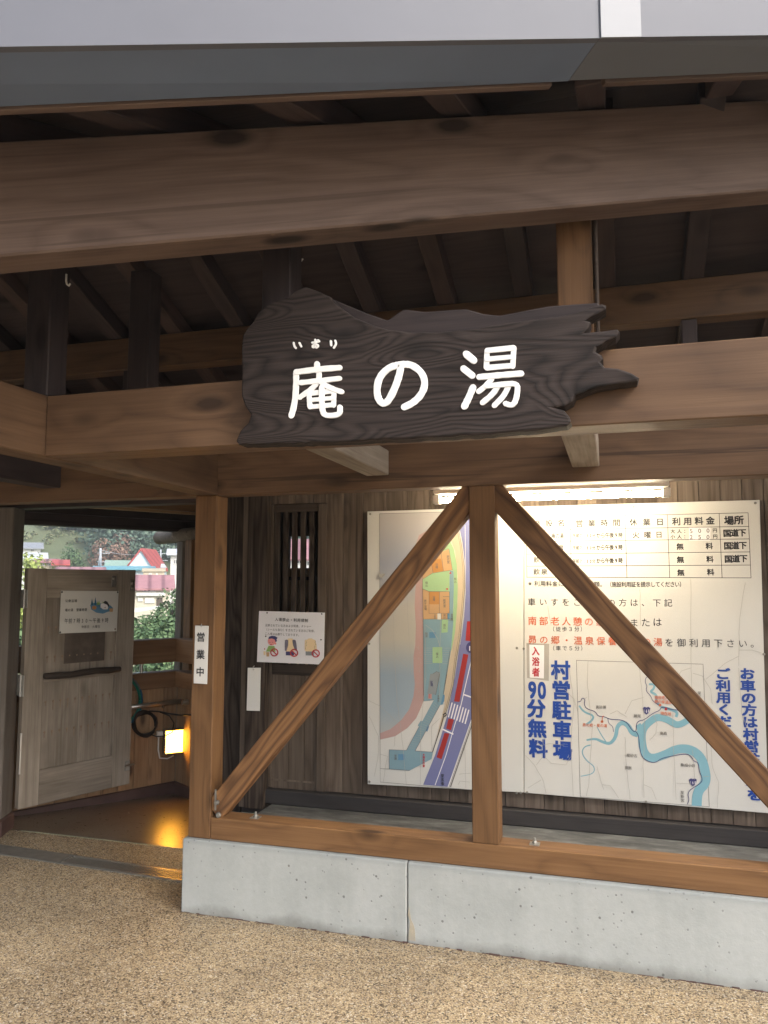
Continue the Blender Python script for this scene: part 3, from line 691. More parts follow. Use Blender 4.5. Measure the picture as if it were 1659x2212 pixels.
class Print:
    def __init__(s, P, n, off=.0008):
        s.P = V(P); s.n = V(n).normalized(); s.off = off; s.bms = {}; s.text = 'lettering'
        s.R = V((0, 0, 1)).cross(s.n); s.R.normalize(); s.U = s.n.cross(s.R)
    def at(s, x, y, lay=0):
        d = ray(x, y); t = (s.P-EYEV).dot(s.n)/d.dot(s.n); return EYEV + d*t + s.n*(s.off*(lay+1))
    def bm(s, part, mat):
        k = (part, mat)
        if k not in s.bms: s.bms[k] = bmesh.new()
        return s.bms[k]
    def poly(s, pts, mat, lay=0, part='printing'):
        b = s.bm(part, mat); f = b.faces.new([b.verts.new(s.at(x, y, lay)) for x, y in pts])
    def stroke(s, pts, w, mat, lay=1, part='printing'):
        """ribbon w px wide (w may be a list)"""
        b = s.bm(part, mat); prev = None; n = len(pts)
        for i, (x, y) in enumerate(pts):
            a, c = pts[max(i-1, 0)], pts[min(i+1, n-1)]; tx, ty = c[0]-a[0], c[1]-a[1]; L = math.hypot(tx, ty) or 1
            ww = (w[i] if isinstance(w, (list, tuple)) else w)/2; nx, ny = -ty/L*ww, tx/L*ww
            cur = (b.verts.new(s.at(x+nx, y+ny, lay)), b.verts.new(s.at(x-nx, y-ny, lay)))
            if prev: b.faces.new((prev[0], prev[1], cur[1], cur[0]))
            prev = cur
    def disc(s, x, y, rx, mat, lay=1, ry=None, part='printing', n=20):
        s.poly([(x+rx*math.cos(2*math.pi*i/n), y+(ry or rx)*math.sin(2*math.pi*i/n)) for i in range(n)], mat, lay, part)
    def ring(s, x, y, r, w, mat, lay=2, n=24):
        s.stroke([(x+r*math.cos(2*math.pi*i/n), y+r*math.sin(2*math.pi*i/n)) for i in range(n+1)], w, mat, lay)
    def chars(s, text, x0, y0, x1, y1, size, mat='ink_black', bold=.0, lay=3, xs=1.0, part=None):
        part = part or s.text
        b = s.bm(part, mat); n = max(len(text)-1, 1)
        if len(text) > 2 and abs(x1-x0) > abs(y1-y0): xs = min(xs, abs(x1-x0)/n/size*1.0)
        for i, ch in enumerate(text):
            if ch in ' _': continue
            x, y = x0+(x1-x0)*i/n, y0+(y1-y0)*i/n
            c = s.at(x, y, lay); m = (s.at(x, y+size/2, lay)-s.at(x, y-size/2, lay)).length
            vs, fs = glyph(ch)
            for j, (ox, oy) in enumerate(((0, 0),) if bold < .004 else ((-1, -1), (1, -1), (1, 1), (-1, 1), (0, 0)) if bold > .015 else ((-1, 0), (1, 0), (0, 1), (0, -1))):
                lift = s.n*(.00012*j)
                nv = [b.verts.new(c + lift + s.R*((px+ox*bold)*m*xs) + s.U*((py+oy*bold)*m)) for px, py in vs]
                for f in fs:
                    try: b.faces.new([nv[q_] for q_ in f])
                    except ValueError: pass
    def finish(s, parent, names=None):
        for (part, mat), b in s.bms.items():
            b.normal_update(); bmesh.ops.triangulate(b, faces=[f for f in b.faces if len(f.verts) > 4]); b.normal_update()
            for f in b.faces:
                if f.normal.dot(s.n) < 0: f.normal_flip()
            nm = part if part != 'printing' else PARTNAME.get(mat, 'printed_line' if mat.startswith('ink') else 'printed_shape')
            link(nm, to_mesh(b, nm, recalc=False), mat, parent)
def panel_on(name, pr, corners, th, mat, parent=None, bev=.0015, back=0):
    pts = [pr.at(x, y, -1) for x, y in corners]
    return prism(name, [p for p in pts], -pr.n*th, mat, parent, bev)
def screws(pr, pts, parent, r=.007, mat='zinc', name='screw'):
    for x, y in pts:
        b = bmesh.new(); disc_bm(b, pr.at(x, y, -1), r, pr.n, .004, 10); link(name, to_mesh(b, 's'), mat, parent)

# ---- the big carved name sign hung on the sign beam
def SG(x, y): return ((850+1.0549*x)/1.8229, (1050+1.0549*y)/1.8229)
YS = 2.176
sg = empty('name_sign', (-.5, 2.24, 2.27), 'large dark carved driftwood name sign with white characters on the beam', 'sign')
out = [(98,258),(110,236),(138,206),(160,166),(208,131),(268,113),(300,87),(334,74),(384,92),(428,112),(462,150),(520,190),(580,215),(640,234),(720,244),(800,244),(880,239),(960,230),(1060,214),(1130,204),(1200,195),(1270,186),(1322,176),(1378,158),(1440,137),(1456,143),(1456,158),(1432,172),(1398,188),(1383,200),(1400,206),(1392,226),(1376,246),(1440,240),(1499,232),(1508,244),(1494,263),(1460,276),(1440,290),(1421,301),(1416,316),(1440,330),(1446,344),(1436,356),(1451,375),(1500,379),(1553,397),(1580,414),(1574,427),(1530,434),(1480,440),(1420,450),(1385,463),(1342,480),(1331,504),(1302,520),(1265,526),(1300,536),(1320,560),(1326,580),(1310,594),(1240,604),(1200,610),(1000,625),(800,636),(600,646),(400,655),(200,662),(84,664),(74,650),(90,612),(120,582),(130,552),(108,520),(95,482),(96,400),(95,300)]
fine = []
for i, p in enumerate(out):
    q2 = out[(i+1) % len(out)]; n = max(1, int(math.hypot(p[0]-q2[0], p[1]-q2[1])/22))
    for k in range(n):
        j = random.uniform(-2.2, 2.2) if k else 0
        fine.append((p[0]+(q2[0]-p[0])*k/n+j*.5, p[1]+(q2[1]-p[1])*k/n+j))
bm = bmesh.new(); pts = [onY(*SG(x, y), YS) for x, y in fine]
cen = sum(pts, V((0, 0, 0)))/len(pts)
fv = [bm.verts.new(p) for p in pts]; ff = bm.faces.new(fv)
r = bmesh.ops.extrude_face_region(bm, geom=[ff]); nv = [g for g in r['geom'] if isinstance(g, bmesh.types.BMVert)]
bmesh.ops.translate(bm, verts=nv, vec=(0, .066, 0))
bmesh.ops.triangulate(bm, faces=[f for f in bm.faces if len(f.verts) > 4])
bmesh.ops.recalc_face_normals(bm, faces=bm.faces)
# round the rim of the front
be = [e for e in bm.edges if all(abs(v.co.y-YS) < 1e-5 for v in e.verts) and any(len(f.verts) == 4 for f in e.link_faces)]
bmesh.ops.bevel(bm, geom=be, offset=.006, segments=2, affect='EDGES', profile=.5)
link('board', to_mesh(bm, 'board'), 'carved_wood', sg)
back = [(430,118),(560,172),(640,200),(700,158),(780,168),(860,162),(930,157),(1000,176),(1060,182),(1110,172),(1240,147),(1330,140),(1425,134),(1440,150),(1330,190),(1200,215),(1000,245),(800,262),(600,240),(500,200)]
prism('bark_edge', [onY(*SG(x, y), 2.236) for x, y in back], (0, .05, 0), 'carved_back', sg, .004)
def brush(strokes, w, mat='letter_white', depth=.0022):
    bm = bmesh.new()
    d_0 = depth
    for si, st in enumerate(strokes):
        ww = w; depth = d_0 + .00022*(si*7 % 13)
        if isinstance(st[0], (int, float)): ww = st[0]; st = st[1:]
        P2 = [V(p) for p in st]
        for _ in range(2):     # chaikin smoothing
            if len(P2) > 2:
                N = [P2[0]]
                for a, b in zip(P2, P2[1:]): N += [a*.75+b*.25, a*.25+b*.75]
                P2 = N + [P2[-1]]
        # round ends
        d0 = (P2[0]-P2[1]).normalized(); d1 = (P2[-1]-P2[-2]).normalized(); h = ww/2
        path = [(P2[0]+d0*h*c, h*s) for c, s in ((.98, .12), (.85, .5), (.5, .86))] + [(p, h) for p in P2] + [(P2[-1]+d1*h*c, h*s) for c, s in ((.5, .86), (.85, .5), (.98, .12))]
        rings = []
        for i, (p, hh) in enumerate(path):
            a, b = path[max(i-1, 0)][0], path[min(i+1, len(path)-1)][0]; t = b-a; t.normalize(); nn = V((-t.y, t.x))
            hh *= 1+random.uniform(-.06, .06)
            ring = []
            for fx, fz in ((1, 0), (.97, .75), (.88, 1), (.4, 1.0), (-.4, 1.0), (-.88, 1), (-.97, .75), (-1, 0)):
                q2 = p + nn*(hh*fx); w3 = onY(*SG(q2.x, q2.y), YS); w3.y -= depth*fz if fz else -.001; ring.append(bm.verts.new(w3))
            rings.append(ring)
        for A, B in zip(rings, rings[1:]):
            for k in range(7): bm.faces.new((A[k], A[k+1], B[k+1], B[k]))
        for r_ in (rings[0], rings[-1]): bm.faces.new(r_)
    return link('lettering', to_mesh(bm, 'l'), mat, sg)
iori = [((378,364),(378,388)), ((302,394),(380,384),(462,378)), ((300,398),(300,440),(297,490),(290,530),(282,556)),
  (18,(318,434),(390,426),(462,418)), (18,(386,398),(384,425),(366,450),(340,470),(314,488)), (18,(388,428),(410,444),(440,458),(470,468)),
  (17,(346,474),(442,464)), (17,(348,476),(350,500),(352,524)), (17,(442,466),(440,490),(440,518)), (15,(352,499),(438,491)), (17,(354,524),(438,516)),
  (19,(396,452),(396,500),(398,540),(408,556),(440,557),(464,550),(464,526))]
no = [(24,(690,378),(684,410),(668,455),(648,496),(628,516),(606,496),(600,455),(612,410),(645,378),(676,369)), (24,(672,370),(705,364),(735,368),(770,396),(782,435),(770,475),(738,508),(704,524))]
yu = [(26,(936,328),(962,350)), (25,(926,382),(956,406)), (23,(960,452),(944,490),(928,522)),
  (19,(1012,318),(1010,376)), (19,(1014,314),(1112,304)), (19,(1112,306),(1108,372)), (17,(1014,346),(1106,338)), (19,(1012,378),(1106,370)),
  (21,(984,413),(1060,406),(1140,400)), (19,(1030,418),(1010,444),(982,466)), (19,(1014,446),(1076,440),(1126,436),(1126,470),(1118,506),(1104,520),(1082,512)),
  (19,(1056,444),(1032,478),(996,508)), (19,(1094,442),(1076,482),(1040,518))]
brush([tuple([st[0]*1.1]+list(st[1:])) if isinstance(st[0], (int, float)) else st for st in iori+no+yu], 22.5)
ruby = [((291,285),(293,297),(299,304)), ((313,286),(319,298)), ((360,284),(384,280)), ((372,274),(371,300),(362,302),(362,294),(378,290),(384,297),(376,303)), ((382,275),(386,279)), ((430,279),(431,294)), ((446,277),(450,288),(441,303))]
brush(ruby, 8, 'letter_white', .0015)

# ---- map board and information board under the lamp
YB = 4.352
def A(x, y): return (768+.21493*x, 1031.3+.21493*y)
def B(x, y): return (768+.21493*x, 1371.4+.21493*y)
def D(x, y): return (1069.7+.35514*x, 1371.4+.35514*y)
def E(x, y): return (1069.7+.35514*x, 1031.3+.35514*y)
mb = empty('map_board', (-.9, YB, .44), 'cream board with coloured plan of baths, river and road on the plank wall', 'board')
p = Print((0, YB, 1), (0, -1, 0), .0005)
panel_on('panel', p, ((793.5, 1105), (1131, 1094), (1131, 1712), (794, 1694)), .022, 'board_white', mb)
def mp(pts, mat, lay): p.poly([A(*q) for q in pts], mat, lay)
mp([(243,365),(1000,345),(990,440),(800,540),(760,520),(640,580),(602,680),(615,900),(605,1100),(595,1300),(607,1500),(600,1650),(585,1800),(585,1950),(597,2080),(583,2200),(540,2330),(460,2440),(350,2530),(248,2570)], 'map_lake', 0)
mp([(800,540),(740,520),(640,580),(603,680),(615,1000),(600,1150),(595,1300),(607,1500),(600,1680),(583,1800),(585,1950),(597,2080),(583,2200),(540,2330),(460,2440),(350,2530),(248,2570),(248,2635),(400,2600),(520,2520),(610,2420),(660,2310),(685,2240),(680,1430),(675,900),(710,690)], 'map_pink', 1)
mp([(940,590),(1000,740),(1028,1000),(1025,1250),(1000,1560),(960,1750),(900,2090),(890,2190),(895,2290),(780,2760),(775,2770),(905,2385),(985,2080),(1040,1700),(1075,1400),(1100,1100),(1095,900),(1070,700),(1020,470)], 'map_peach', 1.5)
mp([(800,750),(930,590),(990,720),(1020,880),(1028,1100),(1022,1300),(1000,1560),(965,1745),(950,1700),(985,1300),(985,940),(945,930),(945,1146),(740,1145),(675,1120),(675,1022),(775,960)], 'map_green', 2.5)
mp([(946,936),(984,940),(988,1100),(978,1425),(946,1425)], 'map_plaza', 2.8)
mp([(680,870),(752,795),(940,718),(975,930),(775,962),(676,1024)], 'map_orange', 3)
mp([(758,828),(860,815),(885,942),(780,956)], 'map_orange_deep', 4)
mp([(676,1120),(740,1145),(945,1148),(945,1366),(925,1366),(925,1424),(862,1424),(862,1366),(824,1366),(824,1424),(680,1424)], 'map_orange', 3)
mp([(740,1150),(842,1150),(842,1275),(740,1275)], 'map_orange_deep', 4)
mp([(928,1368),(946,1368),(946,1425),(928,1425)], 'map_water_deep', 5)
mp([(681,1426),(985,1430),(960,1740),(905,2080),(888,2180),(896,2185),(882,2282),(848,2288),(600,2747),(780,2760),(765,2830),(545,2945),(340,2930),(340,2735),(513,2742),(640,2504),(626,2492),(655,2445),(672,2450),(788,2235),(688,2250)], 'map_plaza', 2.7)
mp([(868,1430),(932,1430),(926,1556),(864,1562)], 'map_green', 4); mp([(775,1705),(872,1705),(872,1865),(775,1865)], 'map_green', 4)
mp([(742,1555),(805,1555),(805,1613),(742,1613)], 'map_water_deep', 4); mp([(430,2780),(492,2780),(492,2840),(430,2840)], 'map_water_deep', 4)
mp([(752,1972),(778,1975),(815,1950),(850,1963),(808,2185),(722,2172)], 'map_grey', 4)
mp([(732,2174),(770,2178),(768,2228),(728,2222)], 'map_pink', 5)
mp([(880,2185),(898,2187),(892,2250),(868,2285),(858,2280)], 'map_water_deep', 4); mp([(724,2490),(742,2502),(722,2556),(704,2546)], 'map_water_deep', 4)
mp([(1035,470),(1075,650),(1103,900),(1103,1150),(1085,1400),(1050,1650),(1000,2000),(920,2400),(800,2790),(680,3088),(926,3110),(1040,2780),(1170,2410),(1270,2000),(1340,1500),(1340,300),(1120,320)], 'map_road', 2.2)
for q4 in ([(1122,1445),(1165,1445),(1155,1645),(1105,1640)], [(1083,1772),(1135,1780),(1045,2257),(990,2250)], [(935,2422),(990,2432),(960,2540),(912,2524)], [(895,2567),(945,2574),(865,2832),(815,2812)]): mp(q4, 'map_red', 3)
def ms(pts, w, mat, lay): p.stroke([A(*q) for q in pts], w, mat, lay)
ms([(1175,1790),(1060,2290),(1000,2480),(910,2790),(800,3092)], 1.6, 'paper_white', 3)
for i in range(7): x = 972+i*28; ms([(x, 2262+i*12), (x-38, 2410+i*11)], 2.6, 'paper_white', 4)
ms([(1090,2182),(1180,2214)], 3, 'paper_white', 4); ms([(876,2530),(984,2580)], 3, 'paper_white', 4)
ms([(1172,2415),(1060,2760),(930,3108)], 1.6, 'paper_white', 3); ms([(1172,2480),(1100,2690),(955,3110)], 2.2, 'ink_grey', 1); ms([(1160,2470),(1088,2690),(942,3110)], .8, 'ink_grey', 4)
rail = [(1030,480),(1070,700),(1095,900),(1100,1100),(1080,1350),(1050,1620),(1010,1850),(985,2080),(930,2300),(905,2380)]
ms(rail, 1.1, 'ink_grey', 4); ms([(x-16, y) for x, y in rail], .7, 'ink_grey', 4); ms([(890,2385),(860,2500),(775,2760)], 1.8, 'ink_black', 4); ms([(880,2385),(910,2365),(915,2385),(895,2405)], 2.5, 'ink_black', 5)
ms([(1102,480),(1108,900),(1106,1150),(1090,1400),(1052,1680)], .9, 'board_white', 5)
for l in ([(243,365),(248,2620)], [(248,2620),(250,3060),(1175,3140)], [(243,365),(1000,345)], [(678,900),(676,1022),(775,962),(975,930),(940,718),(808,735)], [(858,735),(885,940)], [(752,800),(780,960)], [(676,1022),(676,1120),(740,1146),(945,1148),(945,1366),(740,1366),(740,1146)], [(676,1120),(681,1424),(824,1424)], [(844,1148),(844,1366)], [(862,1366),(862,1424),(925,1424),(925,1366)], [(880,1198),(945,1198)], [(681,1424),(688,2250),(788,2235)], [(950,1740),(885,2180)], [(340,2735),(340,2930)], [(250,2925),(340,2930),(545,2945)], [(340,2735),(513,2742),(640,2504)], [(600,2747),(780,2760)], [(848,2290),(600,2747)], [(778,1975),(815,1950),(850,1963),(808,2185)], [(920,1980),(900,2090)]): ms(l, .9, 'ink_grey', 6)
for k in range(8): y = 1715+k*22; ms([(685, y), (773, y)], .5, 'ink_line', 5); ms([(874, y), (955-k*4, y)], .5, 'ink_line', 5)
for k in range(22): t = k/22; ms([(795-t*275, 2260+t*480), (838-t*240, 2300+t*440)], .5, 'ink_line', 5)
for k in range(60):      # stipple on the shore band
    i = random.random(); y = 700+1600*i; x = 640+random.uniform(-28, 30)-12*math.sin(y*.004); ms([(x, y), (x+9, y+11)], .6, 'ink_line', 3)
p.disc(*A(1158, 1710), 10, 'ink_navy', 5, 12); p.chars('1', *A(1148, 1715), *A(1148, 1715), 14, 'paper_white', .02, 6)
def mt(t, x0, y0, x1, y1, size, mat='ink_grey', bold=.01): p.chars(t, *A(x0, y0), *A(x1, y1), size*.21493, mat, bold, 8)
mt('新宮', 1098, 412, 1098, 446, 34, 'ink_blue', 0)
mt('脱衣室', 932, 796, 934, 852, 30); mt('浴槽', 818, 876, 818, 904, 28); mt('女子浴場', 716, 826, 716, 918, 28); mt('植込', 716, 1058, 716, 1086, 28); mt('植込', 1004, 1020, 1004, 1048, 28)
mt('男子浴場', 704, 1240, 706, 1322, 28); mt('浴槽', 790, 1204, 790, 1230, 28); mt('脱衣室', 894, 1236, 896, 1292, 30); mt('洗面所', 800, 1382, 800, 1414, 17); mt('受付', 896, 1386, 896, 1412, 26); mt('券売機', 970, 1380, 970, 1424, 26)
mt('植込', 896, 1484, 896, 1510, 28); mt('飲泉', 716, 1568, 716, 1594, 28); mt('植込', 822, 1772, 822, 1800, 28); mt('足湯', 766, 2056, 768, 2084, 30, 'ink_navy'); mt('喫煙', 748, 2186, 748, 2206, 17, 'ink_red'); mt('休憩所', 836, 2196, 836, 2246, 22)
mt('手湯', 404, 2796, 404, 2824, 28); mt('現在位置', 688, 2812, 688, 2898, 26, 'ink_red', .03); mt('▲', 688, 2782, 688, 2782, 24, 'ink_red'); mt('至五条', 876, 2996, 878, 3076, 36, 'ink_black', .02)
mt('▲', 955, 958, 955, 958, 26, 'ink_red'); mt('▼', 922, 1124, 922, 1124, 26, 'ink_red')
screws(p, [A(148, 368), A(140, 3058), A(1620, 3170), (1122, 1101), A(138, 1672)], mb)
prism('torn_tape', [p.at(*A(x, y), 3) for x, y in ((246,968),(298,968),(272,1012),(246,996))], (0, -.012, 0), 'tape', mb)
def cracks(pr, lst, lay=9, w=.9):
    for l in lst:
        pts = []
        for (x, y), (x2, y2) in zip(l, l[1:]):
            for k in range(6): pts.append((x+(x2-x)*k/6+random.uniform(-.6, .6), y+(y2-y)*k/6))
        pr.stroke(pts+[l[-1]], w, 'ink_line', lay, 'crack')
cracks(p, [[A(380,1260),A(388,1700),A(420,2240),A(480,2700),A(512,3090)], [A(512,1010),A(525,1400),A(570,1990)], [A(855,1430),A(850,1860),A(845,2200)], [A(700,1500),A(710,2000),A(660,2500),A(652,3100)], [A(130,2240),A(245,2295),A(440,2480)], [A(140,2400),A(235,2600),A(230,2800),A(190,3000)], [A(700,1480),A(770,1530),A(830,1620),A(850,1700)], [A(1060,1560),A(1000,1640),A(985,1720),A(1010,1850)], [A(395,1800),A(450,1840),A(520,1900)], [A(770,2740),A(765,2500),A(850,2420)], [A(390,2700),A(400,2600)], [A(1100,2700),A(1110,3120)], [A(1040,2980),A(1160,2970)], [A(1030,3090),A(1050,3050),A(1150,3060)], [A(250,2780),A(320,2800),A(280,3060)]], w=.7)
p.finish(mb)

ib = empty('information_board', (.1, YB, .44), 'white board with price table, parking notice and river map under the lamp', 'board')
p = Print((0, YB, 1), (0, -1, 0), .0005)
panel_on('panel', p, ((1132.5, 1094), (1641, 1080), (1660, 1757), (1132.5, 1712.5)), .022, 'board_white', ib)
K, O, BL = 'ink_black', 'ink_orange', 'ink_blue'
def es(pts, w, mat=K, lay=1): p.stroke([E(*q) for q in pts], w, mat, lay)
def et(t, x0, y0, x1, y1, size, mat=K, bold=.0, xs=1.0): p.chars(t, *E(x0, y0), *E(x1, y1), size*.35514, mat, bold, 3, xs)
for y0, y1 in ((246, 215), (320, 298), (390, 374), (467, 453), (540, 533), (607, 611)): es([(190, y0), (1538+(y1-215)*.045, y1)], 1.1)
for xt, yt, xb, yb in ((188, 246, 193, 607), (456, 240, 464, 607), (790, 233, 801, 609), (1047, 227, 1061, 610), (1362, 220, 1380, 611), (1538, 215, 1556, 611)): es([(xt, yt), (xb, yb)], 1.1)
p.text = 'price_table_lettering'
et('施設名', 252, 280, 402, 277, 46, K, .022); et('営業時間', 512, 280, 738, 275, 46, K, .024); et('休業日', 840, 273, 1002, 270, 46, K, .024); et('利用料金', 1102, 268, 1308, 263, 50, K, .025); et('場所', 1422, 262, 1482, 259, 56, K, .03)
et('公衆浴場(庵の湯)', 226, 357, 430, 354, 34, K, .016); et('滝の湯', 258, 432, 396, 430, 40, K, .012); et('飲泉・公衆', 252, 500, 440, 500, 40, K, .01); et('飲泉・手湯', 252, 573, 440, 573, 40, K, .01)
for yy, k in ((354, 0), (428, 1), (509, 2)):
    et('午前7:30分', 482, yy, 600, yy, 27, 'ink_black', .02); et('から午後9時', 628, yy-2, 762, yy-4, 34, K, .026, .85)
et('火曜日', 856, 350, 996, 348, 42, K, .02); et('大人：', 1080, 328, 1160, 326, 27, K, .02); et('小人：', 1080, 361, 1160, 360, 27, K, .02)
p.poly([E(*q) for q in ((1178, 304), (1310, 304), (1308, 384), (1180, 384))], 'paper_white', 1)
et('500', 1192, 325, 1294, 322, 36); et('250', 1192, 362, 1294, 362, 36); et('円', 1336, 322, 1336, 322, 27, K, .02); et('円', 1338, 359, 1338, 359, 27, K, .02)
for y in (418, 498, 577): et('無', 1124+(y-418)*.03, y+2, 1124, y+2, 42, K, .025); et('料', 1302+(y-418)*.05, y-1, 1302, y, 42, K, .025)
for y in (337, 414, 494): et('国道下', 1410+(y-337)*.05, y+2, 1502+(y-337)*.05, y-1, 48, K, .028)
p.text = 'note_lettering'
et('※利用料金については半額。', 218, 645, 655, 650, 35, K, .012); et('（施設利用証を提示してください）', 694, 651, 1136, 650, 36, K, .012)
et('車いすをご利用の方は、下記', 222, 757, 1052, 763, 50)
et('南部老人憩の家温泉', 226, 872, 776, 880, 56, O, .008); et('または', 844, 884, 986, 880, 56); et('（徒歩３分）', 346, 922, 534, 922, 32)
et('昴の郷・温泉保養館星の湯', 226, 986, 990, 1001, 54, O, .008); et('を御利用下さい。', 1058, 1004, 1580, 1011, 54)
p.chars('（車で５分）', *D(346, 81), *D(536, 81), 32*.355, K, 0, 3)
p.text = 'parking_lettering'
p.poly([D(*q) for q in ((190, 50), (328, 55), (326, 280), (194, 262))], 'tape', 1); p.poly([D(*q) for q in ((208, 60), (298, 62), (296, 265), (210, 260))], 'paper_white', 2)
p.chars('入浴者', *D(246, 98), *D(248, 226), 56*.355, 'ink_red', .03, 4, .85)
p.chars('村営駐車場', *D(398, 214), *D(410, 702), 118*.355, BL, .035, 3)
p.chars('分無料', *D(250, 446), *D(262, 690), 116*.355, BL, .035, 3)
p.chars('90', *D(226, 330), *D(284, 332), 140*.355, BL, .03, 3, .72)
p.chars('お車の方は村営駐車場を', *D(1532, 236), *D(1576, 972), 74*.355, BL, .035, 3, 1.2)
p.chars('ご利用ください', *D(1384, 236), *D(1400, 670), 72*.355, BL, .035, 3, 1.2)
p.text = 'river_map_lettering'
def ds(pts, w, mat, lay=1): p.stroke([D(*q) for q in pts], w, mat, lay)
for l in ([(494,155),(1264,178)], [(494,155),(518,985)], [(518,985),(1302,1045)], [(1264,178),(1302,1045)]): ds(l, .9, 'ink_grey')
def smooth(pts, n=3):
    for _ in range(n):
        N = [pts[0]]
        for a, b in zip(pts, pts[1:]): N += [(a[0]*.75+b[0]*.25, a[1]*.75+b[1]*.25), (a[0]*.25+b[0]*.75, a[1]*.25+b[1]*.75)]
        pts = N+[pts[-1]]
    return pts
RV = 'river_blue'
def river(pts, w0, w1, lay=1):
    s_ = smooth(pts); n = len(s_)-1; p.stroke([D(*q) for q in s_], [(w0+(w1-w0)*i/n)*.355 for i in range(n+1)], RV, lay)
river([(510,430),(540,470),(600,490),(590,520),(555,545)], 10, 14)
river([(555,640),(610,630),(650,650),(700,665),(735,620),(740,560),(770,530),(810,550),(830,595),(865,605)], 10, 36)
river([(1185,510),(1110,555),(1060,520),(990,495),(935,530),(895,575),(890,640),(905,720),(950,755),(1030,730),(1110,690),(1190,695),(1250,740),(1275,810),(1285,900),(1230,950),(1225,1040)], 38, 62, 2)
river([(868,545),(885,570),(880,620)], 34, 40, 3)
river([(935,300),(970,300),(965,330),(940,345),(985,365),(975,400),(1010,440),(1060,450),(1110,470),(1100,500)], 12, 18, 1)
river([(620,560),(640,600),(680,660)], 5, 7, 0); river([(520,860),(600,845),(605,800),(560,770),(525,720),(540,680),(580,670)], 5, 8, 0)
RD = 'ink_navy'
ds(smooth([(500,408),(520,405),(528,382),(548,390),(540,420),(555,450),(610,465),(625,495),(660,495),(700,515),(760,515),(800,530),(835,585),(858,590),(858,540),(875,522),(905,518),(960,475),(1000,460),(1010,440),(1040,440),(1070,455),(1110,455),(1145,480)], 2), 1.5, RD, 4)
ds(smooth([(858,590),(872,610),(878,680),(890,740),(930,770),(975,778),(1010,750),(1080,735),(1160,722),(1190,735),(1210,770),(1235,775),(1240,830),(1260,870),(1255,900),(1185,940),(1170,970),(1180,1000),(1168,1030)], 2), 1.5, RD, 4)
ds(smooth([(945,250),(915,258),(912,290),(925,310),(915,340),(950,375),(955,400),(1000,430)], 2), 1.2, RD, 4)
ds(smooth([(685,508),(690,540),(715,555),(720,590)], 2), 1.0, RD, 4); ds([(650,525),(652,500),(660,492)], 1.6, O, 5); p.disc(*D(650, 527), 3, O, 5)
p.disc(*D(1003, 427), 3, O, 5); p.disc(*D(1038, 451), 3, 'ink_red', 5)
for x, y in ((920, 459), (1202, 894)):
    p.poly([D(x+a, y+b) for a, b in ((-24, -14), (-12, -22), (0, -18), (12, -22), (24, -14), (18, 12), (0, 26), (-18, 12))], 'ink_navy', 5)
    p.chars('168', *D(x-14, y+3), *D(x+14, y+3), 26*.355, 'paper_white', .02, 6)
def dt(t, x0, y0, x1, y1, size=22, mat='ink_grey', bold=.012): p.chars(t, *D(x0, y0), *D(x1, y1), size*.355, mat, bold, 6)
dt('真砂瀬', 622, 439, 664, 439); dt('蕨尾', 854, 493, 876, 493); dt('高森', 1012, 598, 1034, 598); dt('樫砂古', 810, 732, 854, 734); dt('栗無', 800, 807, 820, 808); dt('桑畑小井', 1138, 790, 1206, 794)
dt('至五条', 1242, 352, 1244, 400, 20); dt('至新宮', 1138, 958, 1140, 1006, 22); dt('昴の郷・星の湯', 542, 547, 670, 552, 22, O); dt('南部老人', 980, 380, 1044, 382, 24, O); dt('憩の家温泉', 980, 405, 1066, 410, 22, O); dt('現在地', 1016, 477, 1060, 479, 24, O)
screws(p, [E(1582, 156), D(1634, 117), D(174, 84), D(194, 958), D(918, 1016), E(842, 178)], ib); screws(p, [D(132, 80)], mb); screws(p, [D(155, 960)], mb)
cr = [[D(565,160),D(560,300),D(590,560),D(570,900),D(555,980)], [E(320,780),E(340,900)], [E(880,680),E(885,900)], [D(875,180),D(890,330),D(910,560),D(900,800),D(905,990)], [E(1190,620),E(1190,1112),D(1195,330),D(1200,520)], [D(1080,470),D(1085,700),D(1100,1000)], [D(1200,700),D(1212,880)], [E(1520,640),E(1485,860),E(1480,1100),D(1480,190)], [D(1480,130),D(1400,170),D(1330,230),D(1280,270)], [D(1200,232),D(1260,250),D(1310,330),D(1320,420)], [D(450,200),D(480,420),D(460,650),D(475,980)], [D(180,730),D(240,790),D(290,880),D(310,960)], [D(290,740),D(250,790)], [D(200,930),D(280,880)], [D(310,680),D(300,740),D(340,780),D(430,790),D(460,740)], [D(355,190),D(385,300)], [D(170,510),D(230,515)], [D(300,620),D(290,670),D(330,660),D(420,670)], [D(420,330),D(480,390),D(500,460)], [D(790,620),D(795,760),D(820,1000)], [D(900,380),D(830,400),D(790,480)], [D(1110,260),D(1130,220),D(1190,200)], [D(650,910),D(700,915),D(750,990)], [D(905,910),D(950,930),D(980,1000)], [D(1100,900),D(1180,905)], [D(560,380),D(520,400)], [D(620,800),D(640,880),D(660,940)], [D(1310,640),D(1320,800),D(1360,900),D(1350,1050)], [D(1480,200),D(1500,480),D(1530,560)], [D(1560,610),D(1580,720)], [D(1480,92),D(1560,92),D(1620,110)], [D(700,480),D(740,460),D(800,500)], [D(960,480),D(985,540),D(975,600),D(940,640)], [D(1300,860),D(1265,860)]]
cracks(p, cr, 9, .8)
p.finish(ib)
fr_ = Print((0, YB, 1), (0, -1, 0), .0005)

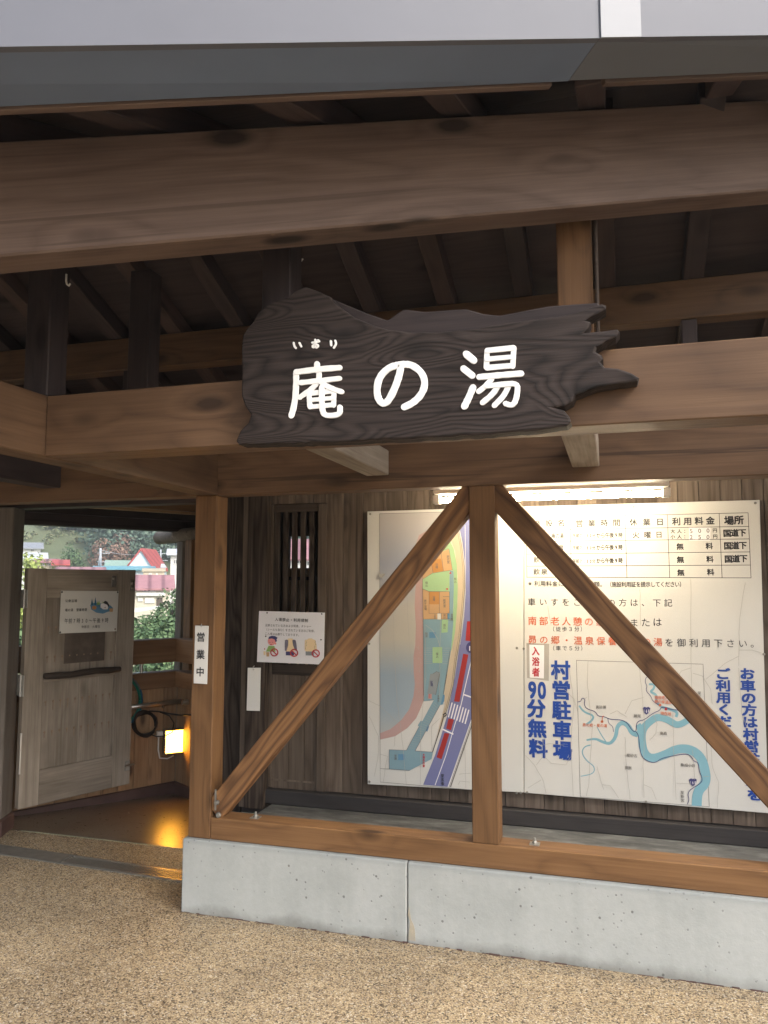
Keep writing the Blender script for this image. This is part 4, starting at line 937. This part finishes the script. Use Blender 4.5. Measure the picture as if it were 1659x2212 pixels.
# ---- house rules notice pinned over the lattice
ns = empty('rules_notice', onY(640, 1435, 4.34), 'laminated white notice with three prohibition drawings pinned over the lattice door', 'notice')
PN = V((0, 4.352, 1.6)); p = Print(PN, (.02, -1, .03), .0006)
def N(x, y): return ((1000+.1929*x)/1.8229, (2350+.1929*y)/1.8229)
panel_on('sheet', p, [N(*q) for q in ((105, 290), (1447, 325), (1425, 1384), (60, 1330))], .002, 'paper_white', ns, 0)
def nt(t, x0, y0, x1, y1, s_, mat='ink_black', b=0): p.chars(t, *N(x0, y0), *N(x1, y1), s_*.1058, mat, b, 4)
nt('入場禁止・利用規制', 464, 462, 1074, 484, 78, 'ink_black', .01)
nt('泥酔されている方および刺青、タトゥー', 256, 580, 1150, 606, 58); nt('（シールも含む）をされている方のご利用、', 250, 664, 1250, 700, 58); nt('ご入場はお断りしております。', 250, 752, 930, 782, 58)
def npoly(pts, mat, lay=1): p.poly([N(*q) for q in pts], mat, lay)
def ell(cx, cy, rx, ry, mat, lay=1): npoly([(cx+rx*math.cos(a), cy+ry*math.sin(a)) for a in [2*math.pi*k/20 for k in range(20)]], mat, lay)
ell(365, 905, 82, 88, 'red_face', 2); npoly([(295, 860), (310, 815), (370, 795), (440, 805), (485, 835), (465, 870), (475, 900), (445, 930), (425, 870), (370, 850)], 'ink_navy', 3); ell(440, 955, 18, 22, 'red_face', 1)
npoly([(300, 1000), (420, 1005), (440, 1120), (245, 1120)], 'leaf_tint', 1); ell(330, 930, 12, 4, 'ink_black', 4); ell(385, 928, 12, 4, 'ink_black', 4); ell(350, 975, 18, 10, 'ink_red', 4)
npoly([(195, 1110), (240, 1115), (235, 1190), (200, 1190)], 'skin_tint', 2); npoly([(250, 1130), (320, 1130), (312, 1218), (260, 1218)], 'map_orange', 3); npoly([(212, 1050), (230, 1050), (228, 1082), (214, 1080)], 'ink_red', 3)
for cx, tm, cm in ((730, 'purple_grey', 'ink_navy'), (1135, 'skin_tint', 'map_grey')):
    npoly([(cx-20-60, 900), (cx-20, 850), (cx+50, 850), (cx+110, 900), (cx+100, 1115), (cx-80, 1115)], 'skin_tint', 1)
    for sgn in (-1, 1):
        c2 = cx+15+sgn*75; npoly([(c2-35, 885), (c2, 872), (c2+35, 890), (c2+42+sgn*14, 1000), (c2+30+sgn*32, 1105), (c2-6+sgn*32, 1100), (c2-30+sgn*10, 990)], tm, 2)
    npoly([(cx-78, 1115), (cx+90, 1118), (cx+90, 1198), (cx-78, 1195)], cm, 2)
for k in range(10):
    sgn = -1 if k % 2 else 1; x = 1150+sgn*random.uniform(78, 112); y = 900+k*17; p.stroke([N(x, y), N(x+14, y+16)], 1.0, 'ink_grey', 3)
for cx, cy in ((420, 1134), (824, 1144), (1266, 1156)):
    p.ring(*N(cx, cy), 72*.1058, 2.6, 'ink_red', 5); p.stroke([N(cx-48, cy-48), N(cx+48, cy+48)], 2.4, 'ink_red', 6)
screws(p, [N(270, 328), N(1385, 350), N(242, 806), N(1370, 876)], ns, .0045, 'ink_black', 'pin')
p.finish(ns)

# ---- hanging strips: open sign on the corner post, blank strip on the corner board
hs = empty('open_sign', (-2.0, 3.49, 1.4), 'narrow white hanging sign with three black characters on the corner post', 'sign')
p = Print((0, 3.488, 1.4), (.0, -1, 0), .0006)
G = lambda x, y: (.2811*x, 1042.3+.2811*y)
panel_on('plate', p, [G(*q) for q in ((1499, 1099), (1602, 1102), (1590, 1550), (1487, 1543))], .004, 'white_paint', hs, .001)
p.chars('営業中', *G(1544, 1188), *G(1539, 1454), 21, 'ink_black', .022, 1); p.finish(hs)
bm = bmesh.new(); disc_bm(bm, p.at(*G(1548, 1104), 0), .005, (0, -1, 0), .004, 8); tube_bm(bm, [p.at(*G(1548, 1092), 2), p.at(*G(1552, 1086), 2), p.at(*G(1548, 1104), 2)], .0018, 6); link('hook', to_mesh(bm, 'h'), 'steel', hs)
bs = empty('blank_sign', onY(547, 1440, 4.3), 'blank white hanging strip nailed to the dark corner board', 'sign')
p = Print((0, 4.3, 1.4), (0, -1, 0), .0006)
panel_on('plate', p, [(535, 1442.5), (563, 1442.5), (561, 1536), (532.5, 1535)], .004, 'white_paint', bs, .001)
bm = bmesh.new(); disc_bm(bm, p.at(548, 1446, 0), .006, (0, -1, 0), .005, 8); tube_bm(bm, [p.at(547, 1441, 2), p.at(550, 1438, 2)], .003, 6); link('hook', to_mesh(bm, 'h'), 'steel', bs)

# ---- opening hours notice on the gate
on = empty('opening_hours_notice', HG + GD*.45 + V((0, 0, 1.3)), 'cream opening hours notice with a bathing drawing screwed to the open gate', 'notice')
p = Print(HG + GN*.012, GN, .0007)
panel_on('plate', p, [G(*q) for q in ((473, 831), (913, 834), (898, 1143), (457, 1161))], .009, 'board_white', on, .001)
def gt(t, x0, y0, x1, y1, s_, b=0, mat='ink_black'): p.chars(t, *G(x0, y0), *G(x1, y1), s_*.2811, mat, b, 3)
gt('公衆浴場', 510, 909, 580, 909, 25, .01); gt('庵の湯_営業時間', 508, 980, 658, 977, 25, .01); gt('午前7時30～午後9時', 508, 1064, 818, 1058, 42, .005); gt('休館日_火曜日', 634, 1109, 758, 1106, 24, .005)
def gpoly(pts, mat, lay=1): p.poly([G(*q) for q in pts], mat, lay)
gpoly([(692, 940), (720, 925), (780, 930), (850, 945), (868, 965), (860, 990), (830, 992), (790, 1008), (740, 1000), (700, 975)], 'map_water_deep', 1)
for x, h in ((706, 890), (732, 878), (760, 905), (790, 912), (750, 912)): gpoly([(x-9, 940), (x, h), (x+9, 940)], 'hose_blue' if x < 745 else 'leaf_tint', 2)
gpoly([(770, 960), (772, 935), (795, 925), (822, 930), (832, 955), (825, 975), (790, 975)], 'paper_white', 3); gpoly([(790, 926), (805, 908), (822, 915), (838, 940), (832, 962), (822, 940)], 'ink_black', 4); gpoly([(838, 968), (868, 968), (864, 994), (842, 994)], 'map_orange', 4); gpoly([(705, 955), (725, 945), (742, 958), (732, 976), (710, 974)], 'map_orange_deep', 3); gpoly([(795, 958), (812, 955), (808, 966)], 'map_pink', 5)
screws(p, [G(476, 842), G(904, 843), G(462, 1151)], on, .006, 'ink_black'); screws(p, [G(884, 1126)], on, .006, 'rusty_steel')
p.finish(on)
# ------------------------------------------------------------------ the valley seen through the gate opening
def tz(x, y):
    s = math.hypot(x, y)
    if s < 9: z = -3
    elif s < 40: z = -3 - 2.0*(s-9)/31
    elif s < 95: z = -5 + 5.5*(s-40)/55
    else: z = .5 + (s-95)*.36
    return z + .8*math.sin(x*.09)*math.cos(y*.07)*min(1, s/60)
bm = bmesh.new(); NA, NS = 60, 50; grid = []
for i in range(NA+1):
    a = R(-75 + 80*i/NA); row = []
    for j in range(NS+1):
        s = 6.6*(330/6.6)**(j/NS); x, y = math.sin(a)*s, math.cos(a)*s; row.append(bm.verts.new((x, y, tz(x, y))))
    grid.append(row)
for i in range(NA):
    for j in range(NS): bm.faces.new((grid[i][j], grid[i+1][j], grid[i+1][j+1], grid[i][j+1]))
tag(link('hillside_terrain', to_mesh(bm, 't'), 'hill_grass', None, None, True), kind='structure')

def leaf_quad(bm, p, n, sz, rnd):
    n = n.normalized(); a = n.orthogonal().normalized(); a = Matrix.Rotation(rnd.uniform(0, 6.28), 3, n) @ a; b = n.cross(a)
    w, h = sz*rnd.uniform(.6, 1.1), sz*rnd.uniform(.6, 1.2)
    bm.faces.new([bm.verts.new(p + a*w*i + b*h*j + n*k) for i, j, k in ((-.5, -.1, 0), (0, -.55, sz*.12), (.5, .1, 0), (0, .55, -sz*.08))])
def crown(bm, c, rx, rz, nleaf, sz, rnd, lumps=7):
    cs = [(V((0, 0, 0)), .72)]
    for _ in range(lumps):
        d = V((rnd.gauss(0, 1), rnd.gauss(0, 1), rnd.gauss(0, .8))).normalized(); cs.append((d*rnd.uniform(.35, .62), rnd.uniform(.3, .5)))
    for _ in range(nleaf):
        o, r = cs[rnd.randrange(len(cs))]
        d = V((rnd.gauss(0, 1), rnd.gauss(0, 1), rnd.gauss(0, 1))).normalized(); p = o + d*r*rnd.uniform(.82, 1.04)
        leaf_quad(bm, c + V((p.x*rx, p.y*rx, p.z*rz)), d + V((rnd.gauss(0, .45), rnd.gauss(0, .45), .35+rnd.gauss(0, .4))), sz, rnd)
rnd = random.Random(3)
bm = bmesh.new()
for i in range(560):
    px = rnd.uniform(30, 410) if i < 480 else rnd.uniform(560, 740)
    s = rnd.uniform(100, 215); b = far(px, 1200, s); z = tz(b.x, b.y)
    if px < 170 and s < 175 and not (px > 120 and s < 125): continue
    if px < 205 and s < 118: continue
    r_ = rnd.uniform(2.4, 4.2)
    crown(bm, V((b.x, b.y, z+r_*.8)), r_, r_*1.05, 300, .5, rnd)
tag(link('forest', to_mesh(bm, 'f', recalc=False), 'forest_green'), kind='stuff')

bm = bmesh.new()
for i in range(150):
    px = rnd.uniform(25, 205); s = rnd.uniform(112, 200); b = far(px, 1200, s); r_ = rnd.uniform(.4, 1.2); crown(bm, V((b.x, b.y, tz(b.x, b.y)+r_*.4)), r_*1.3, r_, 50, .35, rnd, 4)
tag(link('slope_scrub', to_mesh(bm, 's', recalc=False), 'scrub_green'), kind='stuff')
def tree(name, px, py, D, r_, mat, label, cat='tree', nl=420, sz=.3, group=None, tr=.12, zmul=1.0):
    c = far(px, py+(24 if name == 'leafy_bush' and px < 360 else 8 if name == 'leafy_bush' else 0), D); base = tz(c.x, c.y)
    t = empty(name, (c.x, c.y, base), label, cat, group)
    bm = bmesh.new(); crown(bm, c, r_, r_*zmul, nl, sz, rnd, 9); link('crown', to_mesh(bm, 'c', recalc=False), mat, t)
    bm = bmesh.new(); tube_bm(bm, [(c.x, c.y, base-.2), (c.x+.1*r_, c.y, (base+c.z)/2), (c.x, c.y, c.z+.2*r_)], [tr, tr*.7, tr*.3], 7)
    for k in range(3):
        a = k*2.1; tube_bm(bm, [(c.x, c.y, c.z-.35*r_), (c.x+.5*r_*math.cos(a), c.y+.5*r_*math.sin(a), c.z+.25*r_)], [tr*.4, tr*.15], 5)
    link('trunk', to_mesh(bm, 't'), 'bark', t, None, True)
tree('autumn_tree', 228, 1200, 98, 2.9, 'autumn_red', 'faded red autumn tree behind the utility pole', sz=.3, nl=1100)
tree('autumn_tree', 262, 1187, 102, 2.4, 'autumn_red', 'small reddish autumn tree up the slope beside the red gable', sz=.28, nl=900)
tree('evergreen_tree', 150, 1210, 90, 1.9, 'bush_green', 'round dark tree beside the small red roofed house', sz=.25, nl=900)
for px, py, s_ in ((40, 1136, 190), (58, 1131, 200), (78, 1126, 205), (30, 1150, 185)): tree('hilltop_tree', px, py, s_, 4.2, 'forest_green', {40: 'dark hilltop tree nearest the gate post in the hillside corner', 58: 'second dark hilltop tree above the grassy slope', 78: 'dark hilltop tree farthest along the grassy slope', 30: 'lowest dark tree at the edge of the grassy slope'}[px], sz=.5, nl=600)
tree('bright_bush', 66, 1232, 52, 1.5, 'yellow_green', 'bright yellow green bush by the gate post top', 'bush', sz=.22)
tree('bright_bush', 45, 1330, 17, .75, 'yellow_green', 'light green leafy bush seen between gate post and gate edge', 'bush', sz=.10, nl=800, tr=.03)
tree('bright_bush', 42, 1412, 15, .7, 'bush_green', 'low green bush under the gap of the gate hinge', 'bush', sz=.10, nl=800, tr=.03)
for px, py, D, r_, lab in ((372, 1300, 30, .95, 'tall dark leafy tree at the edge of the pink roofed house'), (350, 1338, 26, .8, 'dense green bush above the parapet rail corner'), (318, 1346, 25, .75, 'dense green bush above the rail beside the gate'), (292, 1350, 27, .8, 'green bush peeping out just behind the gate edge'), (335, 1378, 23, .7, 'low green bush right behind the top rail'), (372, 1372, 22, .7, 'green bush behind the outer porch post'), (305, 1395, 21, .8, 'green bush showing under the top rail beside gate'), (345, 1420, 20, .8, 'fern green bush showing between the two rails')):
    tree('leafy_bush', px, py, D, r_, 'bush_green', lab, 'bush', 900, .115, 'bushes below the porch parapet', .04, 1.05)

def local(px, py, D, yaw=0):
    o = far(px, py, D); d = V((o.x, o.y, 0)).normalized(); X = V((d.y, -d.x, 0))
    m = Matrix((X, d, V((0, 0, 1)))).transposed().to_4x4() @ Matrix.Rotation(yaw, 4, 'Z'); m.translation = o; return m
def house(name, x0, x1, ye, yb, yr, D, wall, roof, label, wins=(), depth=6.0, yaw=0, over=.35, cat='house'):
    s = D/FPX; cxp = (x0+x1)/2; M = local(cxp, yb, D, yaw); w = (x1-x0)*s; h = far(cxp, ye, D).z-far(cxp, yb, D).z
    rz = far(cxp, yr, D+depth/2).z - M.translation.z
    t = empty(name, M.translation, label, cat)
    def mk(nm, bm, mat, par=None): return link(nm, to_mesh(bm, nm), mat, par or t, M)
    bm = bmesh.new(); add_box(bm, (-w/2, 0, -2.5), (w/2, depth, h)); W_ = mk('wall', bm, wall)
    bm = bmesh.new(); e = h - .06
    for ya, yb2 in ((-over, depth/2), (depth+over, depth/2)):
        vs = [(-w/2-over, ya, e-(rz-h)*over/(depth/2)), (w/2+over, ya, e-(rz-h)*over/(depth/2)), (w/2+over, yb2, rz), (-w/2-over, yb2, rz)]
        a = [bm.verts.new(v) for v in vs]; b = [bm.verts.new((v[0], v[1], v[2]+.14)) for v in vs]
        bm.faces.new(a); bm.faces.new(b)
        for k in range(4): bm.faces.new((a[k], a[(k+1) % 4], b[(k+1) % 4], b[k]))
    mk('roof', bm, roof)
    bm = bmesh.new(); vs = [bm.verts.new(v) for v in ((-w/2+.05, .05, h-.1), (-w/2+.05, depth-.05, h-.1), (-w/2+.05, depth/2, rz-.05))]; bm.faces.new(vs); vs = [bm.verts.new(v) for v in ((w/2-.05, .05, h-.1), (w/2-.05, depth-.05, h-.1), (w/2-.05, depth/2, rz-.05))]; bm.faces.new(vs); mk('gable', bm, wall)
    for (a0, b0, a1, b1, mt) in wins:
        xa, xb = (a0-cxp)*s, (a1-cxp)*s; za, zb_ = (far(cxp, b1, D).z-M.translation.z), (far(cxp, b0, D).z-M.translation.z)
        if mt == 'white_wall' or mt == 'dark_door':
            bm = bmesh.new(); add_box(bm, (xa, -.25 if mt == 'white_wall' else -.05, za), (xb, -.01, zb_)); mk('balcony' if mt == 'white_wall' else 'door', bm, mt); continue
        bm = bmesh.new()
        for lo, hi in (((xa, -.07, za), (xb, -.01, za+.06)), ((xa, -.07, zb_-.06), (xb, -.01, zb_)), ((xa, -.07, za+.06), (xa+.06, -.01, zb_-.06)), ((xb-.06, -.07, za+.06), (xb, -.01, zb_-.06)), (((xa+xb)/2-.03, -.07, za+.06), ((xa+xb)/2+.03, -.01, zb_-.06))): add_box(bm, lo, hi)
        f = mk('window', bm, 'white_wall'); bm = bmesh.new(); add_box(bm, (xa+.06, -.035, za+.06), (xb-.06, -.01, zb_-.06)); mk('pane', bm, mt, f)
    return t, M
house('two_storey_house', 281, 362, 1270, 1322, 1246, 55, 'cream_wall', 'pink_roof', 'two storey cream house with faded pink roof and lit lower window', [(309, 1272, 325, 1279, 'dark_glass'), (326, 1272, 334, 1279, 'dark_glass'), (296, 1280, 353, 1287, 'white_wall'), (299, 1291, 309, 1299, 'window_glow'), (313, 1291, 332, 1303, 'window_glow'), (336, 1291, 348, 1315, 'dark_door')], 5)
house('flat_block', 311, 353, 1233, 1250, 1231, 64, 'beige_wall', 'beige_wall', 'beige block house behind the pink roof', [(322, 1238, 328, 1246, 'dark_glass'), (336, 1238, 340, 1247, 'dark_glass')], 4, 0, .1)
house('low_house', 214, 322, 1230, 1260, 1226, 70, 'pale_blue_wall', 'teal_trim', 'long low pale house with teal roof edge below the red gable', [(290, 1240, 300, 1252, 'dark_glass')], 5)
house('green_roof_house', 236, 284, 1226, 1235, 1213, 80, 'cream_wall', 'green_roof', 'green roofed house to the side of the red gable', (), 6)
house('cream_house', 369, 400, 1197, 1240, 1189, 66, 'white_wall', 'pale_roof', 'white house with pale roof cut off by the porch post', [(375, 1208, 383, 1219, 'dark_glass')], 6)
house('row_house', 84, 118, 1214, 1240, 1210, 78, 'beige_wall', 'pink_roof', 'beige row house with dull pinkish roof', [(90, 1217, 97, 1222, 'dark_glass'), (103, 1217, 110, 1222, 'dark_glass')], 6)
house('red_roof_house', 121, 140, 1219, 1240, 1212, 74, 'beige_wall', 'red_roof', 'small beige house with bright red roof above the gate', [(126, 1221, 133, 1226, 'dark_glass')], 5)
house('long_house', 136, 214, 1232, 1240, 1228, 66, 'cream_wall', 'pink_roof', 'long dull red roof just showing over the gate top', (), 5)
house('terrace_house', 30, 90, 1207, 1225, 1196, 88, 'white_wall', 'pale_roof', 'white house with wide pale roof nearest the yellow green bush', [(66, 1209, 74, 1215, 'dark_glass')], 7)
house('terrace_house', 50, 84, 1184, 1196, 1174, 108, 'white_wall', 'grey_roof', 'white house with dark grey roof on the upper terrace', [(66, 1186, 72, 1192, 'dark_glass')], 7)
house('terrace_house', 76, 118, 1166, 1180, 1158, 128, 'pale_blue_wall', 'pale_roof', 'pale grey hillside house highest on the slope', [(84, 1169, 90, 1174, 'dark_glass'), (100, 1169, 106, 1174, 'dark_glass')], 7)
house('lattice_view_house', 590, 700, 1205, 1245, 1168, 64, 'white_wall', 'pink_roof', 'white house with red roof seen through the lattice slats', [(640, 1208, 652, 1218, 'dark_glass'), (662, 1212, 672, 1222, 'dark_glass')], 6)
# steep red gable
gb = empty('gable_house', far(303, 1240, 74), 'tall pale blue house with steep bright red gable roof', 'house')
pk, bl, br = far(304.7, 1184, 74), far(271, 1225.5, 74), far(335, 1227.5, 74)
dv = far(337, 1187.5, 84) - pk
prism('wall', [far(304.7, 1187, 74.2), far(273.5, 1225, 74.2), far(273.5, 1262, 74.2), far(333, 1262, 74.2), far(333, 1227, 74.2)], dv*.93, 'pale_blue_wall', gb)
prism('roof', [pk, pk+dv, br+dv+V((0, 0, -.2)), br+V((0, 0, -.1))], (0, 0, -.22), 'red_roof', gb)
prism('roof', [pk+V((0, 0, .02)), pk+dv+V((0, 0, .02)), bl+dv, bl], (0, 0, -.22), 'red_roof', gb)
# stepped road wall with pale guard rail below the pink roofed house
rw = tag(prism('road_wall', [far(280, 1316, 50), far(345, 1309, 50), far(345, 1315, 50), far(280, 1324, 50)], V((-.6, .8, 0))*.3, 'white_wall'), 'pale sloping road wall under the pink roofed house', 'wall')
def pole(px, ytop, ybot, D, label, stay=None, arms=3):
    a, b = far(px, ytop, D), far(px, ybot, D); t = empty('utility_pole', b, label, 'utility pole', 'utility poles in the valley')
    tube('mast', [b, a], .10, 'pole_grey', t, 8)
    X = local(px, ytop, D).to_3x3() @ V((1, 0, 0))
    for k in range(arms):
        z = a.z-.45-.75*k; c = V((a.x, a.y, z)); tube('cross_arm', [c - X*.25, c + X*.8], .04, 'pole_grey', t, 6)
    if stay: tube('stay', [far(px-.5, ytop+8, D), far(*stay, D)], .05, 'pole_grey', t, 6)
pole(217, 1184, 1226, 72, 'grey utility pole with leaning stay before the forest', (212, 1226))
pole(347, 1187, 1215, 88, 'thin grey utility pole behind the red gable roof', None, 2)

wa, wb = far(217, 1188, 72), far(347, 1190, 88); wp = [wa+(wb-wa)*t/8 - V((0, 0, 1.1*4*(t/8)*(1-t/8)*.4)) for t in range(9)]
o = tube('overhead_wire', wp, .022, 'pole_grey', None, 5); tag(o, 'thin overhead wire sagging between the two utility poles', 'wire')
# ------------------------------------------------------------------ the valley air
m = bpy.data.materials.new('haze'); m.use_nodes = True; t = m.node_tree; t.nodes.clear()
o_ = t.nodes.new('ShaderNodeOutputMaterial'); pv = t.nodes.new('ShaderNodeVolumePrincipled'); t.links.new(pv.outputs[0], o_.inputs['Volume'])
pv.inputs['Density'].default_value = .0019; pv.inputs['Color'].default_value = (.82, .90, .96, 1); pv.inputs['Anisotropy'].default_value = .2
bm = bmesh.new(); add_box(bm, (-420, -60, -12), (420, 420, 130))
hz = link('haze', to_mesh(bm, 'haze'), m); hz['kind'] = 'stuff'
